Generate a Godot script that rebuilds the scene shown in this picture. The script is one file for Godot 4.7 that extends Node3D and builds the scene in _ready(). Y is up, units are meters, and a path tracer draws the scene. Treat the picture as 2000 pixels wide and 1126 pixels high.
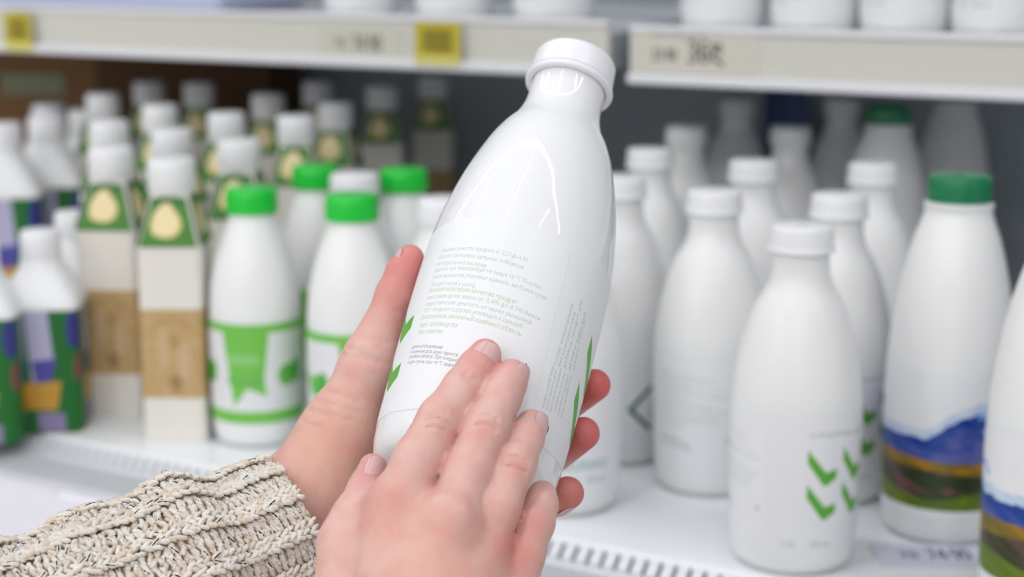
extends Node3D
# A shopper's hands hold a white plastic bottle in front of a dairy display case.

var M := {}
var rng := RandomNumberGenerator.new()

func _ready():
	# ---- camera
	var cam := Camera3D.new()
	cam.name = "camera"
	add_child(cam)
	cam.position = Vector3(0, 0.4, 0)
	cam.rotation = Vector3(-0.199143, 0.541277, 0)
	var at := CameraAttributesPhysical.new()
	at.frustum_focal_length = 70.34
	at.frustum_focus_distance = 0.71
	at.frustum_near = 0.05
	at.frustum_far = 60.0
	at.exposure_aperture = 8.0
	cam.attributes = at
	cam.fov = rad_to_deg(2.0 * atan(563.0 / 3300.0))
	cam.current = true
	# ---- environment and exposure
	var we := WorldEnvironment.new()
	we.name = "store_air"
	var e := Environment.new()
	e.background_mode = Environment.BG_COLOR
	e.background_color = Color(0.9, 0.93, 1.0)
	e.tonemap_mode = Environment.TONE_MAPPER_LINEAR
	e.tonemap_exposure = 0.92
	e.sdfgi_enabled = true
	e.ssao_enabled = true
	e.ssil_enabled = true
	we.environment = e
	add_child(we)
	materials()
	ceiling_lamps()
	# ---- structure
	room()
	display_case()
	shelves()
	# ---- goods
	bottles()
	bright_cap_bottles()
	landscape_bottles()
	cartons()
	packs()
	price_tags()
	held_bottle()
	person()

# ------------------------------------------------------------------ lamps
func ceiling_lamps():
	# fluorescent tubes running across the aisle, and the long tube under the canopy of the case
	var glow := StandardMaterial3D.new()
	glow.albedo_color = Color(1, 1, 1)
	glow.emission_enabled = true
	glow.emission = Color(0.96, 0.98, 1.0)
	glow.emission_energy_multiplier = 3.0
	var k := 0
	for z in [-0.42, 1.6, 3.7, 5.8]:
		for x in [-4.0, -2.3, -0.6, 0.93, 2.6]:
			var t := base("ceiling_lamp", "white fluorescent ceiling lamp over the aisle of the store", "lamp", Vector3(x, 2.6, z), 0.0, "ceiling lamps over the aisle")
			obj("housing", rbox(Vector3(0.12, 0.05, 0.94), 0.01), M.metal_white, t, Vector3(0, 0.04, 0))
			obj("lamp_tube", rbox(Vector3(0.034, 0.02, 0.9), 0.008), glow, t, Vector3(0, 0.006, 0))
			area(t, Vector3(0, -0.012, 0), Vector2(0.03, 0.9), 0.55 if z < 0 else [1.1, 2.0, 3.0][int(z / 2.0)], Color(0.985, 0.99, 1.0))
			k += 1
	var c := base("canopy_lamp", "long white tube lamp along the canopy of the display case", "lamp", Vector3(-1.2, 1.29, -0.87))
	obj("housing", rbox(Vector3(7.0, 0.03, 0.06), 0.008), M.metal_white, c, Vector3(0, 0.03, 0))
	obj("lamp_tube", rbox(Vector3(6.9, 0.016, 0.02), 0.008), glow, c, Vector3(0, 0.005, 0))
	area(c, Vector3(0, -0.012, 0), Vector2(6.9, 0.018), 1.1, Color(0.97, 0.985, 1.0))

func area(parent: Node3D, p: Vector3, size: Vector2, energy: float, col: Color):
	var l := AreaLight3D.new()
	l.name = "lamp_light"
	l.area_size = size
	l.area_normalize_energy = true
	l.light_energy = energy
	l.light_color = col
	l.area_range = 20.0
	l.area_attenuation = 2.0
	l.shadow_enabled = true
	parent.add_child(l, true)
	l.position = p
	l.rotation = Vector3(-PI / 2, 0, 0)

# ------------------------------------------------------------------ room
func room():
	struct("floor", rbox(Vector3(12, 0.2, 9.2), 0.01), M.floor, Vector3(-0.5, -0.9, 2.4))
	struct("ceiling", rbox(Vector3(12, 0.2, 9.2), 0.01), M.wall, Vector3(-0.5, 2.77, 2.4))
	struct("wall_back", rbox(Vector3(12, 3.7, 0.2), 0.01), M.wall, Vector3(-0.5, 0.93, -2.2))
	struct("wall_front", rbox(Vector3(12, 3.7, 0.2), 0.01), M.wall, Vector3(-0.5, 0.93, 7.0))
	struct("wall_left", rbox(Vector3(0.2, 3.7, 9.2), 0.01), M.wall, Vector3(-6.5, 0.93, 2.4))
	struct("wall_right", rbox(Vector3(0.2, 3.7, 9.2), 0.01), M.wall, Vector3(5.5, 0.93, 2.4))

func display_case():
	var c := base("display_case", "white open refrigerated display case with a grey back panel and a slotted front vent", "display case", Vector3(-1.2, 0, -1.4))
	obj("base_cabinet", rbox(Vector3(7, 0.62, 1.1), 0.02), M.metal_white, c, Vector3(0, -0.48, -0.05))
	obj("deck", rbox(Vector3(7, 0.05, 1.03), 0.004), M.deck, c, Vector3(0, -0.025, -0.085))
	obj("back_panel", rbox(Vector3(7, 1.9, 0.05), 0.004), M.back, c, Vector3(0, 0.6, -0.57))
	obj("canopy", rbox(Vector3(7.1, 0.12, 1.2), 0.03), M.metal_white, c, Vector3(0, 1.4, -0.03))
	obj("side_panel", rbox(Vector3(0.06, 2.2, 1.15), 0.02), M.metal_white, c, Vector3(-3.53, 0.4, -0.02))
	obj("side_panel", rbox(Vector3(0.06, 2.2, 1.15), 0.02), M.metal_white, c, Vector3(3.53, 0.4, -0.02))
	# front vent: dark duct, bars, ledge, honeycomb, rail
	var z0 := 0.4305  # local z of the front edge of the deck
	var duct := prism(PackedVector2Array([Vector2(z0, -0.004), Vector2(z0 + 0.009, -0.012), Vector2(z0 + 0.009, -0.045), Vector2(z0, -0.045)]), 7.0)
	obj("air_duct", duct, M.duct, c)
	var bar := BoxMesh.new()
	bar.size = Vector3(0.0077, 0.0022, 0.0128)
	for i in 150:
		var x := -1.45 + 0.01065 * i + 1.2
		var b := obj("vent_bar", bar, M.vent, c, Vector3(x, -0.0068, z0 + 0.0045))
		b.rotation.x = 0.727
	obj("vent_ledge", prism(PackedVector2Array([Vector2(z0 + 0.009, -0.0115), Vector2(z0 + 0.018, -0.0125), Vector2(z0 + 0.018, -0.03), Vector2(z0 + 0.009, -0.03)]), 7.0), M.vent, c)
	obj("duct_floor", prism(PackedVector2Array([Vector2(z0 + 0.018, -0.022), Vector2(z0 + 0.062, -0.022), Vector2(z0 + 0.062, -0.05), Vector2(z0 + 0.018, -0.05)]), 7.0), M.duct_grey, c)
	var grid := MeshBuilder.new()
	for i in 560:
		grid.box(Vector3(-1.5 + 0.0040 * i + 1.2, -0.0155, z0 + 0.040), Vector3(0.0012, 0.005, 0.044))
	for j in 8:
		grid.box(Vector3(0, -0.0158, z0 + 0.0195 + 0.0058 * j), Vector3(7, 0.005, 0.0013))
	var hg := obj("honeycomb_grille", grid.commit(), M.vent, c)
	hg.set_meta("kind", "stuff")
	obj("front_rail", prism(PackedVector2Array([Vector2(z0 + 0.062, -0.0125), Vector2(z0 + 0.066, -0.010), Vector2(z0 + 0.082, -0.010), Vector2(z0 + 0.086, -0.014), Vector2(z0 + 0.098, -0.075), Vector2(z0 + 0.062, -0.075)]), 7.0), M.rail, c)
	obj("bumper", rbox(Vector3(7, 0.09, 0.05), 0.015), M.green_trim, c, Vector3(0, -0.125, z0 + 0.085))

func shelves():
	var cuts := [[-4.7, -0.738, 0.0, "upper shelf left of the dark gap between two shelf units"], [-0.716, 2.3, -0.004, "upper shelf right of the dark gap between two shelf units"]]
	for s in cuts:
		var w: float = s[1] - s[0]
		var y: float = s[2]
		var t := base("shelf", "white " + s[3], "shelf", Vector3((s[0] + s[1]) / 2, y, -1.4))
		obj("shelf_plate", rbox(Vector3(w, 0.012, 0.5), 0.003), M.shelf_white, t, Vector3(0, 0.324, -0.262))
		obj("under_plate", rbox(Vector3(w, 0.03, 0.46), 0.003), M.back, t, Vector3(0, 0.302, -0.245))
		obj("price_rail", rbox(Vector3(w, 0.040, 0.010), 0.002), M.rail_beige, t, Vector3(0, 0.3095, -0.006))
		obj("bottom_lip", rbox(Vector3(w, 0.010, 0.018), 0.003), M.shelf_white, t, Vector3(0, 0.2855, -0.003))
		obj("top_lip", rbox(Vector3(w, 0.006, 0.016), 0.002), M.shelf_white, t, Vector3(0, 0.331, -0.006))

# ------------------------------------------------------------------ goods
func bottles():
	var proto := milk_bottle("milk_bottle", 0.225, 0.086, M.label_a)
	var spots := [
		[Vector3(-0.3936, 0.0000, -1.0184), -0.54, "white milk bottle with green ticks on its label, nearest on the lower shelf"],
		[Vector3(-0.4220, 0.0000, -1.1630), -0.4, "white milk bottle directly behind the nearest one with green ticks"],
		[Vector3(-0.4608, 0.0000, -1.3475), 0.4, "white milk bottle third back behind the nearest one, beside the tall green-capped bottle"],
		[Vector3(-0.5084, 0.0000, -1.1358), 0.42, "plain white milk bottle left of and behind the bottle with the ticks"],
		[Vector3(-0.5526, 0.0000, -1.3123), 0.4, "white milk bottle behind the plain one, its shoulder between two others"],
		[Vector3(-0.5815, 0.0000, -1.0390), 2.76, "white milk bottle half hidden behind the held bottle, green lettering low on it"],
		[Vector3(-0.6034, 0.0000, -1.1684), 3.6, "white milk bottle with a dark green angular outline, just right of the fingers"],
		[Vector3(-0.6646, 0.0000, -1.3436), 0.5, "white milk bottle at the back of the row beside the held bottle"],
		[Vector3(-0.7200, 0.0000, -1.5353), 3.0, "dim white bottle under the upper shelf, just right of the bare grey back panel"],
		[Vector3(-0.6302, 0.0000, -1.5893), 3.0, "dim white bottle under the upper shelf, standing between the white caps in front"],
		[Vector3(-0.7950, 0.0000, -1.8341), 3.0, "shaded bottle close to the back panel, between the two dim white bottles"],
		[Vector3(-0.9297, 0.0000, -1.9876), 3.0, "shaded bottle close to the back panel, its cap hidden by the price rail"],
		[Vector3(-0.6898, 0.0000, -1.8974), 3.0, "shaded bottle close to the back panel, left of the dark green cap"],
	]
	for i in spots.size():
		var o: Node3D = proto if i == 0 else dup(proto)
		o.position = spots[i][0]
		o.rotation.y = spots[i][1]
		o.set_meta("label", spots[i][2])
		o.set_meta("category", "bottle")
	# the row standing on the upper shelf, only their feet in the frame
	var xs := [-1.055, -0.94, -0.825, -0.645, -0.556, -0.473, -0.392]
	var where := ["first from the left", "second from the left", "left of the dark gap", "first right of the dark gap", "second right of the dark gap", "third right of the dark gap", "last towards the right edge"]
	for i in xs.size():
		var o := dup(proto)
		o.position = Vector3(xs[i], 0.33 if i < 3 else 0.3265, -1.452)
		o.rotation.y = 0.3 + 0.2 * i
		o.scale = Vector3(0.96, 0.96, 0.96)
		o.set_meta("label", "foot of a white bottle on the upper shelf, " + where[i])
		o.set_meta("category", "bottle")
	var b := base("tray_pack", "pale lavender shrink-wrapped pack on the upper shelf at the left end", "pack", Vector3(-1.45, 0.33, -1.52))
	obj("pack_body", rbox(Vector3(0.42, 0.12, 0.16), 0.012), mk(Color(0.78, 0.8, 0.9), 0.3), b, Vector3(0, 0.06, 0))
	obj("pack_lid", rbox(Vector3(0.424, 0.02, 0.164), 0.008), M.plastic, b, Vector3(0, 0.115, 0))
	var box := base("cardboard_box", "brown cardboard box with a pale green sticker at the back of the lower shelf", "box", Vector3(-1.8349, 0.2082, -1.7200) * Vector3(1, 0, 1), 0.5)
	obj("box_body", rbox(Vector3(0.3, 0.3, 0.16), 0.004), M.kraft_dark, box, Vector3(0, 0.15, 0))
	obj("sticker", rbox(Vector3(0.09, 0.03, 0.002), 0.0005), mk(Color(0.52, 0.52, 0.40), 0.6), box, Vector3(0.03, 0.215, 0.081))
	obj("packing_tape", rbox(Vector3(0.302, 0.004, 0.05), 0.001), mk(Color(0.5, 0.36, 0.2), 0.3), box, Vector3(0, 0.2995, 0))
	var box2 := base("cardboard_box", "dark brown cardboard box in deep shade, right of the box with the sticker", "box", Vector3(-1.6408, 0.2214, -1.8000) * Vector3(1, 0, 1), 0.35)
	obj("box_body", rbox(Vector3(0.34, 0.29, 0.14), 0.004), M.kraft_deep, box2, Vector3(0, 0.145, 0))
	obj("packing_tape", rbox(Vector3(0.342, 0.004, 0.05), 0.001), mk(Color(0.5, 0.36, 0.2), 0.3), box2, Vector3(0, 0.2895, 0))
	var bc := base("blue_carton", "dark blue carton against the back panel above the middle bottles", "carton", Vector3(-0.7529, 0.2234, -1.8800) * Vector3(1, 0, 1), 0.4)
	obj("carton_body", rbox(Vector3(0.05, 0.235, 0.05), 0.003), mk(Color(0.10, 0.18, 0.36), 0.5), bc, Vector3(0, 0.1175, 0))
	obj("carton_top", loft([[0.235, 0.025, 0.025, 10.0], [0.262, 0.024, 0.002, 10.0], [0.274, 0.024, 0.0015, 10.0]]), mk(Color(0.12, 0.2, 0.4), 0.5), bc)

func milk_bottle(called: String, h: float, dia: float, label: Material) -> Node3D:
	var t := base(called, "", "bottle", Vector3.ZERO)
	var f := h / 0.226
	var r := dia / 0.0856
	var pts := PackedVector2Array()
	for q in profile():
		pts.append(Vector2(q.x * r, q.y * f))
	obj("bottle_body", lathe(pts, 64), M.plastic_soft, t)
	obj("bottle_cap", cap_mesh(f, r), M.plastic, t)
	obj("tamper_ring", tamper_mesh(f, r), M.plastic, t)
	obj("cap_dimple", lathe(PackedVector2Array([Vector2(0.0045, 0.2258 * f), Vector2(0.0042, 0.2263 * f), Vector2(0.0, 0.2264 * f)]), 24), M.plastic_grey, t)
	var lp := PackedVector2Array()
	for i in 24:
		var y := lerpf(0.0165, 0.1092, i / 23.0)
		lp.append(Vector2(radius_at(y) * r + 0.0002, y * f))
	lp.insert(0, lp[0] + Vector2(-0.0008, 0))
	lp.append(lp[-1] + Vector2(-0.0008, 0))
	obj("paper_label", lathe(lp, 64), label, t)
	return t

func radius_at(y: float) -> float:
	var p := profile()
	for i in range(1, p.size()):
		if p[i].y >= y and p[i].y > p[i - 1].y:
			return lerpf(p[i - 1].x, p[i].x, (y - p[i - 1].y) / (p[i].y - p[i - 1].y))
	return p[-1].x

func profile() -> Array:
	# radius and height of the bottle, sampled on a smooth curve through the measured shape
	var key := [[0.0, 0.0], [0.030, 0.0], [0.0355, 0.0008], [0.0388, 0.0035], [0.0404, 0.0095], [0.0412, 0.0200], [0.0416, 0.0304], [0.0424, 0.0547], [0.0428, 0.0796], [0.0427, 0.0970], [0.0424, 0.1090], [0.0418, 0.1180], [0.0403, 0.1291], [0.0368, 0.1467], [0.0311, 0.1661], [0.0262, 0.1776], [0.0218, 0.1850], [0.0193, 0.1916], [0.0182, 0.1975], [0.0179, 0.2050], [0.0179, 0.2130]]
	var out := []
	for i in key.size() - 1:
		var p0 = key[maxi(i - 1, 0)]
		var p1 = key[i]
		var p2 = key[i + 1]
		var p3 = key[mini(i + 2, key.size() - 1)]
		var n := 1 if i < 4 else 4
		for s in n:
			var u := float(s) / n
			out.append(Vector2(maxf(0.0, cubic_interpolate(p1[0], p2[0], p0[0], p3[0], u)), cubic_interpolate(p1[1], p2[1], p0[1], p3[1], u)) if i >= 4 else Vector2(p1[0], p1[1]))
	out.append(Vector2(0.0179, 0.2130))
	return out

func cap_mesh(f: float, r: float) -> ArrayMesh:
	# side wall with fine grips and a rounded top edge
	var p := PackedVector2Array()
	for q in [[0.0180, 0.2126], [0.0206, 0.2126], [0.0205, 0.2140], [0.0202, 0.2180], [0.0200, 0.2225], [0.0198, 0.2242], [0.0192, 0.2254], [0.0180, 0.2260], [0.0060, 0.2260], [0.0, 0.2260]]:
		p.append(Vector2(q[0] * r, q[1] * f))
	return lathe(p, 180, 0.00010, 0.2142 * f, 0.2238 * f)

func tamper_mesh(f: float, r: float) -> ArrayMesh:
	var p := PackedVector2Array()
	for q in [[0.0182, 0.2090], [0.0206, 0.2088], [0.0214, 0.2093], [0.0216, 0.2102], [0.0212, 0.2113], [0.0207, 0.2122], [0.0205, 0.2125], [0.0180, 0.2125]]:
		p.append(Vector2(q[0] * r, q[1] * f))
	return lathe(p, 72)

func bright_cap_bottles():
	var t := base("green_cap_bottle", "", "bottle", Vector3.ZERO)
	var pts := PackedVector2Array()
	for q in [[0, 0], [0.027, 0], [0.0325, 0.0015], [0.0358, 0.006], [0.0368, 0.014], [0.0372, 0.03], [0.0375, 0.06], [0.0378, 0.09], [0.0374, 0.112], [0.0358, 0.132], [0.0322, 0.15], [0.0272, 0.166], [0.0222, 0.178], [0.0192, 0.186], [0.0183, 0.191]]:
		pts.append(Vector2(q[0], q[1]))
	obj("bottle_body", lathe(pts, 56), M.plastic_soft, t)
	var cp := PackedVector2Array()
	for q in [[0.0183, 0.190], [0.0212, 0.190], [0.0214, 0.192], [0.0212, 0.203], [0.0207, 0.207], [0.0195, 0.2095], [0.017, 0.2100], [0, 0.2100]]:
		cp.append(Vector2(q[0], q[1]))
	obj("bottle_cap", lathe(cp, 96, 0.0002, 0.192, 0.205), M.cap_green, t)
	var lp := PackedVector2Array()
	for q in [[0.0372, 0.022], [0.0375, 0.04], [0.0378, 0.06], [0.0381, 0.085], [0.0380, 0.104]]:
		lp.append(Vector2(q[0] + 0.0003, q[1]))
	obj("paper_label", lathe(lp, 56), M.label_g, t)
	var spots := [
		[Vector3(-0.8793, 0.0000, -1.0535), 0.45, "white bottle with a bright green cap and green banded label, beside the kraft cartons"],
		[Vector3(-0.9214, 0.0000, -1.1928), 0.6, "bright green capped bottle behind the one beside the kraft cartons"],
		[Vector3(-0.7873, 0.0000, -1.0648), 2.9, "bright green capped bottle partly covered by the thumb"],
		[Vector3(-0.8420, 0.0000, -1.2156), 0.9, "bright green capped bottle farthest back, above the thumb tip"],
	]
	for i in spots.size():
		var o: Node3D = t if i == 0 else dup(t)
		o.position = spots[i][0]
		o.rotation.y = spots[i][1]
		o.set_meta("label", spots[i][2])
		o.set_meta("category", "bottle")
	var white := [[Vector3(-0.7141, 0.0000, -1.0861), "white capped bottle peeking out at the left edge of the held bottle"], [Vector3(-0.8586, 0.0000, -1.1655), "white bottle showing only its cap between two bright green caps"]]
	for s in white:
		var o := dup(t)
		o.name = numbered("white_cap_bottle")
		o.get_node("bottle_cap").material_override = M.plastic
		o.position = s[0]
		o.rotation.y = 2.0
		o.set_meta("label", s[1])
		o.set_meta("category", "bottle")

func landscape_bottles():
	var t := base("landscape_bottle", "", "bottle", Vector3.ZERO)
	var pts := PackedVector2Array()
	var lab := PackedVector2Array()
	for q in [[0, 0], [0.030, 0], [0.037, 0.001], [0.0405, 0.004], [0.0422, 0.010], [0.0428, 0.020], [0.0432, 0.045], [0.0436, 0.075], [0.0436, 0.100], [0.0431, 0.119], [0.0418, 0.138], [0.0394, 0.157], [0.0362, 0.176], [0.0325, 0.193], [0.0283, 0.208], [0.0243, 0.219], [0.0226, 0.2245], [0.0224, 0.2275], [0.0233, 0.2285], [0.0233, 0.2305], [0.0205, 0.2315], [0.0200, 0.2335]]:
		pts.append(Vector2(q[0], q[1]))
		if q[1] >= 0.020 and q[1] <= 0.119:
			lab.append(Vector2(q[0] + 0.0002, q[1]))
	obj("bottle_body", lathe(pts, 64), M.plastic_soft, t)
	obj("bottle_cap", lathe(PackedVector2Array([Vector2(0.0190, 0.2325), Vector2(0.0214, 0.2325), Vector2(0.0216, 0.2345), Vector2(0.0213, 0.2455), Vector2(0.0207, 0.2485), Vector2(0.0190, 0.2500), Vector2(0.0045, 0.2500), Vector2(0.004, 0.2493), Vector2(0, 0.2493)]), 120, 0.00015, 0.2345, 0.2455), M.cap_dark, t)
	obj("paper_label", lathe(lab, 64), M.label_d, t)
	var spots := [
		[Vector3(-0.3242, 0.0000, -1.1266), 0.3, "tall white bottle with a dark green cap and a mountain meadow label"],
		[Vector3(-0.2234, 0.0000, -1.0160), 0.75, "white bottle with a meadow label cut off by the right edge of the photo"],
		[Vector3(-0.5324, 0.0000, -1.5962), 0.8, "dark green capped bottle in the shade under the upper shelf"],
		[Vector3(-0.5500, 0.0000, -1.8769), 2.6, "shaded bottle with its cap behind the price rail, right of the dark green cap"],
	]
	for i in spots.size():
		var o: Node3D = t if i == 0 else dup(t)
		o.position = spots[i][0]
		o.rotation.y = spots[i][1]
		o.set_meta("label", spots[i][2])
		o.set_meta("category", "bottle")

func cartons():
	var t := base("carton", "", "carton", Vector3.ZERO)
	var w := 0.0262
	obj("carton_body", loft([[0.0, w - 0.001, w - 0.001, 14.0], [0.001, w, w, 14.0], [0.160, w, w, 14.0], [0.163, w * 0.99, w * 0.99, 14.0], [0.203, w * 0.62, w * 0.62, 7.0], [0.207, w * 0.6, w * 0.6, 3.0]]), M.carton, t)
	obj("carton_cap", lathe(PackedVector2Array([Vector2(0.0135, 0.205), Vector2(0.0185, 0.205), Vector2(0.0196, 0.2065), Vector2(0.0194, 0.226), Vector2(0.0188, 0.230), Vector2(0.0175, 0.232), Vector2(0, 0.232)]), 72, 0.0002, 0.208, 0.228), M.plastic, t)
	obj("kraft_label", loft([[0.038, w + 0.0004, w + 0.0004, 14.0], [0.112, w + 0.0004, w + 0.0004, 14.0]]), M.kraft, t)
	var q := slant_panel(w * 1.0 + 0.0008, 0.1635, w * 0.62 + 0.0008, 0.2025, 0.0235, 0.0135)
	for a in [0.0, PI / 2, -PI / 2]:
		obj("green_panel", q, M.panel_green, t).rotation.y = a
	var spots := [
		"cream carton with a kraft label, left one of the front pair",
		"cream carton with a kraft label, standing right beside a bright green capped bottle",
		"cream carton right behind the front pair of kraft-labelled cartons",
		"white capped carton behind the front left kraft-labelled carton",
		"carton with a green badge panel above the first bright green cap",
		"white capped carton behind the one above the first bright green cap",
		"carton with a green badge panel above the second bright green cap",
		"cream capped carton in the shade behind the brightly lit caps",
		"carton with a green badge panel in the shade left of the farthest badge",
		"carton with a cream badge clearly seen near the dark back panel",
		"dim carton near the back panel behind the shaded badge cartons",
		"dim carton nearest the bare grey back panel left of the held bottle's neck",
	]
	for i in spots.size():
		var o: Node3D = t if i == 0 else dup(t)
		o.position = [Vector3(-1.0401, 0.0000, -1.0614), Vector3(-0.9415, 0.0000, -1.0284), Vector3(-1.0951, 0.0000, -1.1985), Vector3(-1.2009, 0.0000, -1.2244), Vector3(-0.9844, 0.0000, -1.1639), Vector3(-1.1567, 0.0000, -1.3494), Vector3(-1.0745, 0.0000, -1.3607), Vector3(-1.2670, 0.0000, -1.5527), Vector3(-1.1314, 0.0000, -1.5021), Vector3(-1.2177, 0.0000, -1.7126), Vector3(-1.3251, 0.0000, -1.7236), Vector3(-1.2470, 0.0000, -1.8717)][i]
		o.rotation.y = 0.47 + 0.1 * sin(i * 2.3)
		o.set_meta("label", spots[i])
		o.set_meta("category", "carton")
	var far := [Vector3(-1.5094, 0.0000, -1.6128), Vector3(-1.4436, 0.0000, -1.6331), Vector3(-1.4328, 0.0000, -1.4530), Vector3(-1.2758, 0.0000, -1.3792)]
	for i in far.size():
		var o := dup(t)
		o.position = far[i]
		o.rotation.y = 0.5 + 0.2 * sin(i * 3.1)
		o.set_meta("label", "blurred white capped carton in the shade at the far left back of the lower shelf")
		o.set_meta("category", "carton")
		o.set_meta("group", "shaded cartons at the far left back")

func packs():
	var t := base("bottle_pack", "", "carton", Vector3.ZERO)
	var w := 0.0325
	obj("pack_body", loft([[0.0, w - 0.001, w - 0.001, 9.0], [0.0012, w, w, 9.0], [0.107, w, w, 9.0]]), mk(Color(0.02, 0.32, 0.12), 0.4), t)
	obj("pack_print", loft([[0.0015, w + 0.0003, w + 0.0003, 9.0], [0.107, w + 0.0003, w + 0.0003, 9.0]]), M.label_t, t)
	obj("pack_shoulder", loft([[0.105, w + 0.0006, w + 0.0006, 9.0], [0.107, w + 0.0014, w + 0.0014, 8.0], [0.114, w * 0.99, w * 0.99, 6.0], [0.122, w * 0.87, w * 0.87, 4.0], [0.132, w * 0.68, w * 0.68, 3.0], [0.138, w * 0.57, w * 0.57, 2.2], [0.144, w * 0.53, w * 0.53, 2.0]]), M.plastic, t)
	obj("pack_cap", lathe(PackedVector2Array([Vector2(0.0135, 0.143), Vector2(0.0165, 0.143), Vector2(0.0170, 0.1445), Vector2(0.0167, 0.164), Vector2(0.0155, 0.1675), Vector2(0.014, 0.168), Vector2(0, 0.168)]), 60, 0.0002, 0.147, 0.163), M.plastic, t)
	var spots := [
		[Vector3(-1.0604, 0.0000, -0.9952), 0.62, 1.0, "short green carton with white shoulder and violet and orange print, far left front"],
		[Vector3(-1.0780, 0.0000, -0.9428), 0.62, 1.0, "short green carton cut off by the left edge of the photo"],
		[Vector3(-1.1106, 0.0000, -1.0829), 0.62, 1.0, "short green carton whose white cap shows behind the front one"],
		[Vector3(-1.4428, 0.0000, -1.3076), 0.68, 1.25, "larger white shouldered green carton at the left edge, second row"],
		[Vector3(-1.4616, 0.0000, -1.3908), 0.68, 1.25, "larger white shouldered green carton in the second row, behind the short ones"],
		[Vector3(-1.5697, 0.0000, -1.4997), 0.68, 1.25, "larger white shouldered green carton at the far left, behind the second row"],
		[Vector3(-1.4768, 0.0000, -1.4692), 0.68, 1.25, "larger white shouldered green carton left of the kraft cartons"],
	]
	for i in spots.size():
		var o: Node3D = t if i == 0 else dup(t)
		o.position = spots[i][0]
		o.rotation.y = spots[i][1]
		o.scale = Vector3.ONE * spots[i][2]
		o.set_meta("label", spots[i][3])
		o.set_meta("category", "carton")

func price_tags():
	var y := Vector3(-1.5014, 0.3045, -1.3932)
	tag_plate("yellow_tag", "square yellow tag on the price rail at the far left", y, Vector2(0.045, 0.044), M.tag_yellow)
	tag_plate("yellow_tag", "square yellow tag on the price rail left of the held bottle's cap", Vector3(-0.9224, 0.3071, -1.3932), Vector2(0.054, 0.042), M.tag_yellow)
	tag_plate("price_tag", "cream price tag with grey digits on the left price rail", Vector3(-1.0222, 0.3049, -1.4004), Vector2(0.105, 0.036), M.tag_price_dim)
	tag_plate("price_tag", "cream price tag with bold black digits right of the held bottle's cap", Vector3(-0.6507, 0.3081, -1.4004) - Vector3(0, 0.001, 0), Vector2(0.125, 0.039), M.tag_price)
	var t := base("price_tag", "white paper price tag lying on the shelf edge at the lower right", "price tag", Vector3(-0.3099, 0.0000, -1.0688) + Vector3(0, 0.0006, 0), 0.55)
	obj("paper", rbox(Vector3(0.085, 0.001, 0.045), 0.0004), M.tag_paper, t)
	var pr := PlaneMesh.new()
	pr.size = Vector2(0.083, 0.043)
	obj("print", pr, M.tag_violet, t, Vector3(0, 0.0007, 0))
	tag_plate("price_tag", "faded price tag on the front rail at the lower left", Vector3(-0.9752, -0.0259, -0.8820), Vector2(0.07, 0.035), M.tag_rail)

func tag_plate(called: String, label: String, p: Vector3, s: Vector2, m: Material):
	var t := base(called, label, "price tag" if called == "price_tag" else "tag", p)
	obj("card", rbox(Vector3(s.x, s.y, 0.001), 0.0003), M.paper, t)
	var q := PlaneMesh.new()
	q.size = s * 0.985
	q.orientation = PlaneMesh.FACE_Z
	obj("print", q, m, t, Vector3(0, 0, 0.0007))
	if called == "price_tag" and p.z > -1.0:
		t.rotation.x = -0.19

func held_bottle():
	var up := Vector3(-0.10875, 0.75648, -0.64492)
	var lat := Vector3(0.85361, -0.26140, -0.45057)
	var t := milk_bottle("milk_bottle", 0.226, 0.0856, M.label_held)
	t.basis = Basis(lat, up, lat.cross(up))
	t.position = Vector3(-0.37440, 0.17470, -0.57860)
	t.set_meta("label", "glossy white milk bottle with a printed back label, tilted in the hands")
	t.get_node("bottle_body").material_override = M.plastic_gloss
	t.get_node("bottle_cap").material_override = M.plastic_cap
	t.get_node("tamper_ring").material_override = M.plastic_cap
	t.get_node("cap_dimple").material_override = M.plastic_cap

# ------------------------------------------------------------------ naming
var used := {}

func numbered(called: String) -> String:
	if not used.has(called):
		used[called] = 0
		return called
	used[called] += 1
	return "%s_%03d" % [called, used[called]]

func base(called: String, label: String, category: String, at: Vector3, turn := 0.0, group := "") -> Node3D:
	var o := Node3D.new()
	o.name = numbered(called)
	add_child(o)
	o.position = at
	o.rotation.y = turn
	o.set_meta("label", label)
	o.set_meta("category", category)
	if group:
		o.set_meta("group", group)
	return o

func dup(src: Node3D) -> Node3D:
	var o: Node3D = src.duplicate()
	o.name = numbered(String(src.name).trim_suffix("_001"))
	add_child(o)
	o.scale = Vector3.ONE
	return o

func obj(called: String, mesh: Mesh, m: Material, parent: Node3D, p := Vector3.ZERO) -> MeshInstance3D:
	var o := MeshInstance3D.new()
	o.name = called
	o.mesh = mesh
	o.material_override = m
	o.position = p
	o.cast_shadow = GeometryInstance3D.SHADOW_CASTING_SETTING_ON
	parent.add_child(o, true)
	return o

func struct(called: String, mesh: Mesh, m: Material, p: Vector3):
	var o := obj(called, mesh, m, self, p)
	o.set_meta("kind", "structure")
	o.set_meta("label", "plain white " + called.replace("_", " ") + " of the store" if called != "floor" else "pale grey floor of the store")
	o.set_meta("category", called.get_slice("_", 0))

# ------------------------------------------------------------------ materials
func mk(c: Color, rough := 0.5, extra := {}) -> StandardMaterial3D:
	var m := StandardMaterial3D.new()
	m.albedo_color = c
	m.roughness = rough
	for k in extra:
		m.set(k, extra[k])
	return m

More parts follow.
